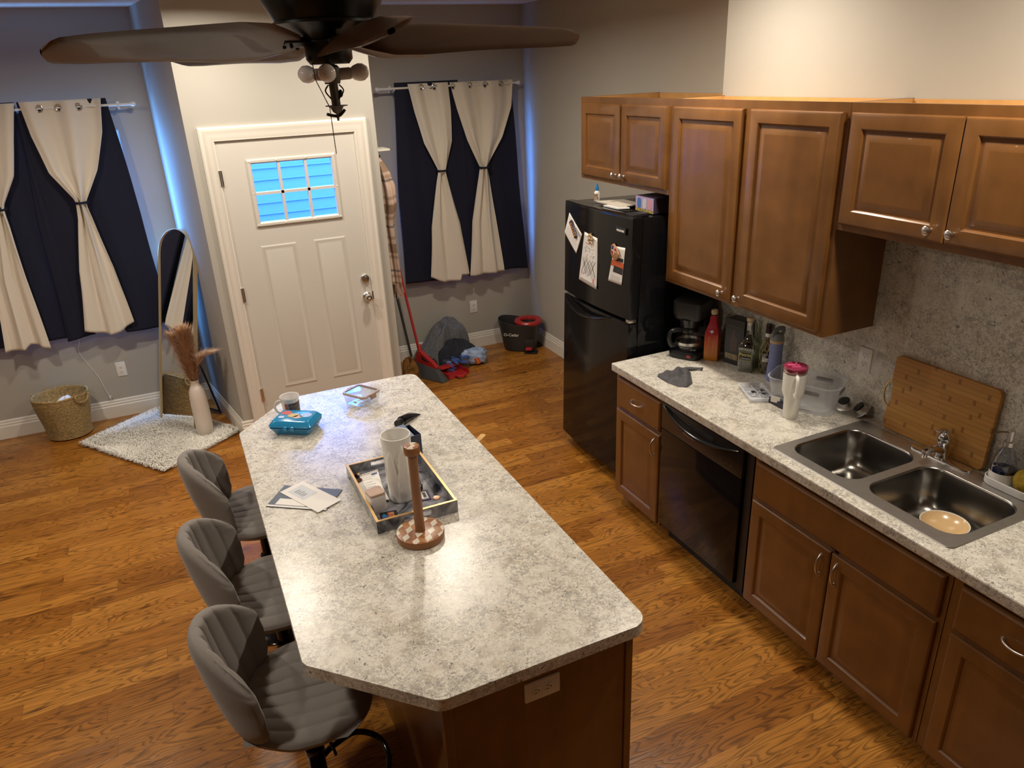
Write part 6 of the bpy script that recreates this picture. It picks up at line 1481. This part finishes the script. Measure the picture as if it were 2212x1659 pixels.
# ------------------------------------------------------------------ ceiling fan
FX, FYC = -1.660, -1.240
t = thing('ceiling_fan', 'dark five-blade ceiling fan with bare bulbs above the island', 'ceiling fan', (FX, FYC, CEIL))
b = MB(); b.lathe([(0, CEIL - .0005), (.09, CEIL - .0005), (.115, CEIL - .04), (.150, CEIL - .10), (.158, CEIL - .16), (.158, 2.700), (.150, 2.655), (.135, 2.628), (.126, 2.612), (.130, 2.610), (.130, 2.604), (.118, 2.600), (.075, 2.580), (.055, 2.566), (.055, 2.540), (0, 2.540)], 64, T(FX, FYC, 0)); b.build('motor_housing', 'fanm', t, True, smooth=30)
b = MB(); b.lathe([(.058, 2.566), (.060, 2.558), (.060, 2.522), (.050, 2.510), (0, 2.510)], 40, T(FX, FYC, 0)); b.build('switch_housing', 'fanm', t, True)
b = MB(); b.tube([(FX, FYC, 2.512), (FX + .003, FYC, 2.40)], .012, 8); b.lathe([(.020, 0), (.022, .008), (.022, .040), (.016, .046), (0, .046)], 16, T(FX, FYC, 2.462)); b.lathe([(0, -.035), (.003, -.035), (.004, -.018), (.012, -.012), (.018, 0), (.030, .002), (.030, .004), (0, .004)], 16, T(FX + .003, FYC, 2.405)); stem = b.build('light_stem', 'grey', t, True)
for k in range(2):
    b = MB(); P = [(FX + .014 * (1 if k else -1), FYC - .01, 2.46), (FX + .024 * (1 if k else -1), FYC - .012, 2.445), (FX + .010 * (1 if k else -1), FYC - .01, 2.425)]; b.tube(spline(P, 5), .002, 6); b.build('wire', 'blackm', stem, True)
b = MB(); b.ball((FX + .018, FYC, 2.438), .010, 12, sx=.6); b.build('knob', 'blackm', stem, True)
b = MB(); b.tube(spline([(FX - .026, FYC - .002, 2.388), (FX - .008, FYC, 2.383), (FX + .008, FYC, 2.383), (FX + .024, FYC, 2.397)], 5), .004, 8); b.build('finial_wing', 'blackm', stem, True)
for ang in (250, 10, 130):
    a = math.radians(ang); dirv = Vector((math.cos(a), math.sin(a), .05)).normalized(); c0 = Vector((FX, FYC, 2.484))
    b = MB(); b.tube([c0 + dirv * .016, c0 + dirv * .052], [.015, .015], 16); so = b.build('lamp_socket', mat('socket_porcelain', (.42, .36, .33), .4), t, True)
    q = Matrix.Translation(c0 + dirv * .050) @ dirv.to_track_quat('Z', 'Y').to_matrix().to_4x4()
    b = MB(); b.lathe([(.012, 0), (.013, .006), (.019, .016), (.0225, .028), (.0215, .040), (.015, .050), (.006, .0545), (0, .055)], 24, q); b.build('bulb', 'bulb', so, True)
def chain(pts, r, name):
    b = MB(); P = [Vector(p) for p in pts]; tot = sum((P[i + 1] - P[i]).length for i in range(len(P) - 1)); n = int(tot / (r * 2.3))
    for k in range(n):
        s_ = tot * k / n; i = 0
        while s_ > (P[i + 1] - P[i]).length: s_ -= (P[i + 1] - P[i]).length; i += 1
        b.ball(P[i] + (P[i + 1] - P[i]).normalized() * s_, r, 5)
    b.tube(P, r * .35, 4); return b.build(name, 'blackm', t, True, smooth=0)
b = MB(); b.ball((FX - .050, FYC - .02, 2.524), .010, 10); b.build('chain_outlet', 'blackm', t, True)
chain([(FX - .050, FYC - .02, 2.520), (FX - .048, FYC - .02, 2.475), (FX - .018, FYC - .01, 2.405), (FX - .016, FYC - .01, 2.285)], .0017, 'pull_chain')
# blades
def blade(ang):
    A = T(FX, FYC, 2.562) @ RZ(ang); NU, NV = 40, 14
    def S(u, v, s_):
        r = .085 + .575 * u; w = interp([(0, .030), (.06, .050), (.16, .078), (.30, .085), (.55, .074), (.85, .066), (.95, .058), (.985, .040), (1, .008)], u)[0]
        y = w * (2 * v - 1) + .010 * math.sin(PI * u); pitch = math.radians(31 - 8 * u)
        th = .005 * math.sqrt(max(0, 1 - abs(2 * v - 1) ** 4))
        return (r, y * math.cos(pitch) - s_ * th * math.sin(pitch), y * math.sin(pitch) + s_ * th * math.cos(pitch) - .012 * u)
    b = MB(); b.grid(lambda u, v: S(u, v, 1), NU, NV, A); b.grid(lambda u, v: S(u, v, -1), NU, NV, A)
    bl = b.build('blade', 'blade', t, True, smooth=60)
    b = MB(); b.box(.05, .125, -.016, .016, -.007, .009, .003, A @ RX(20)); b.ball((.105, .008, -.009), .005, 8, A); b.ball((.118, -.006, -.010), .005, 8, A); b.build('blade_arm', 'fanm', bl, True)
for k in range(5): blade(52 + 72 * k)
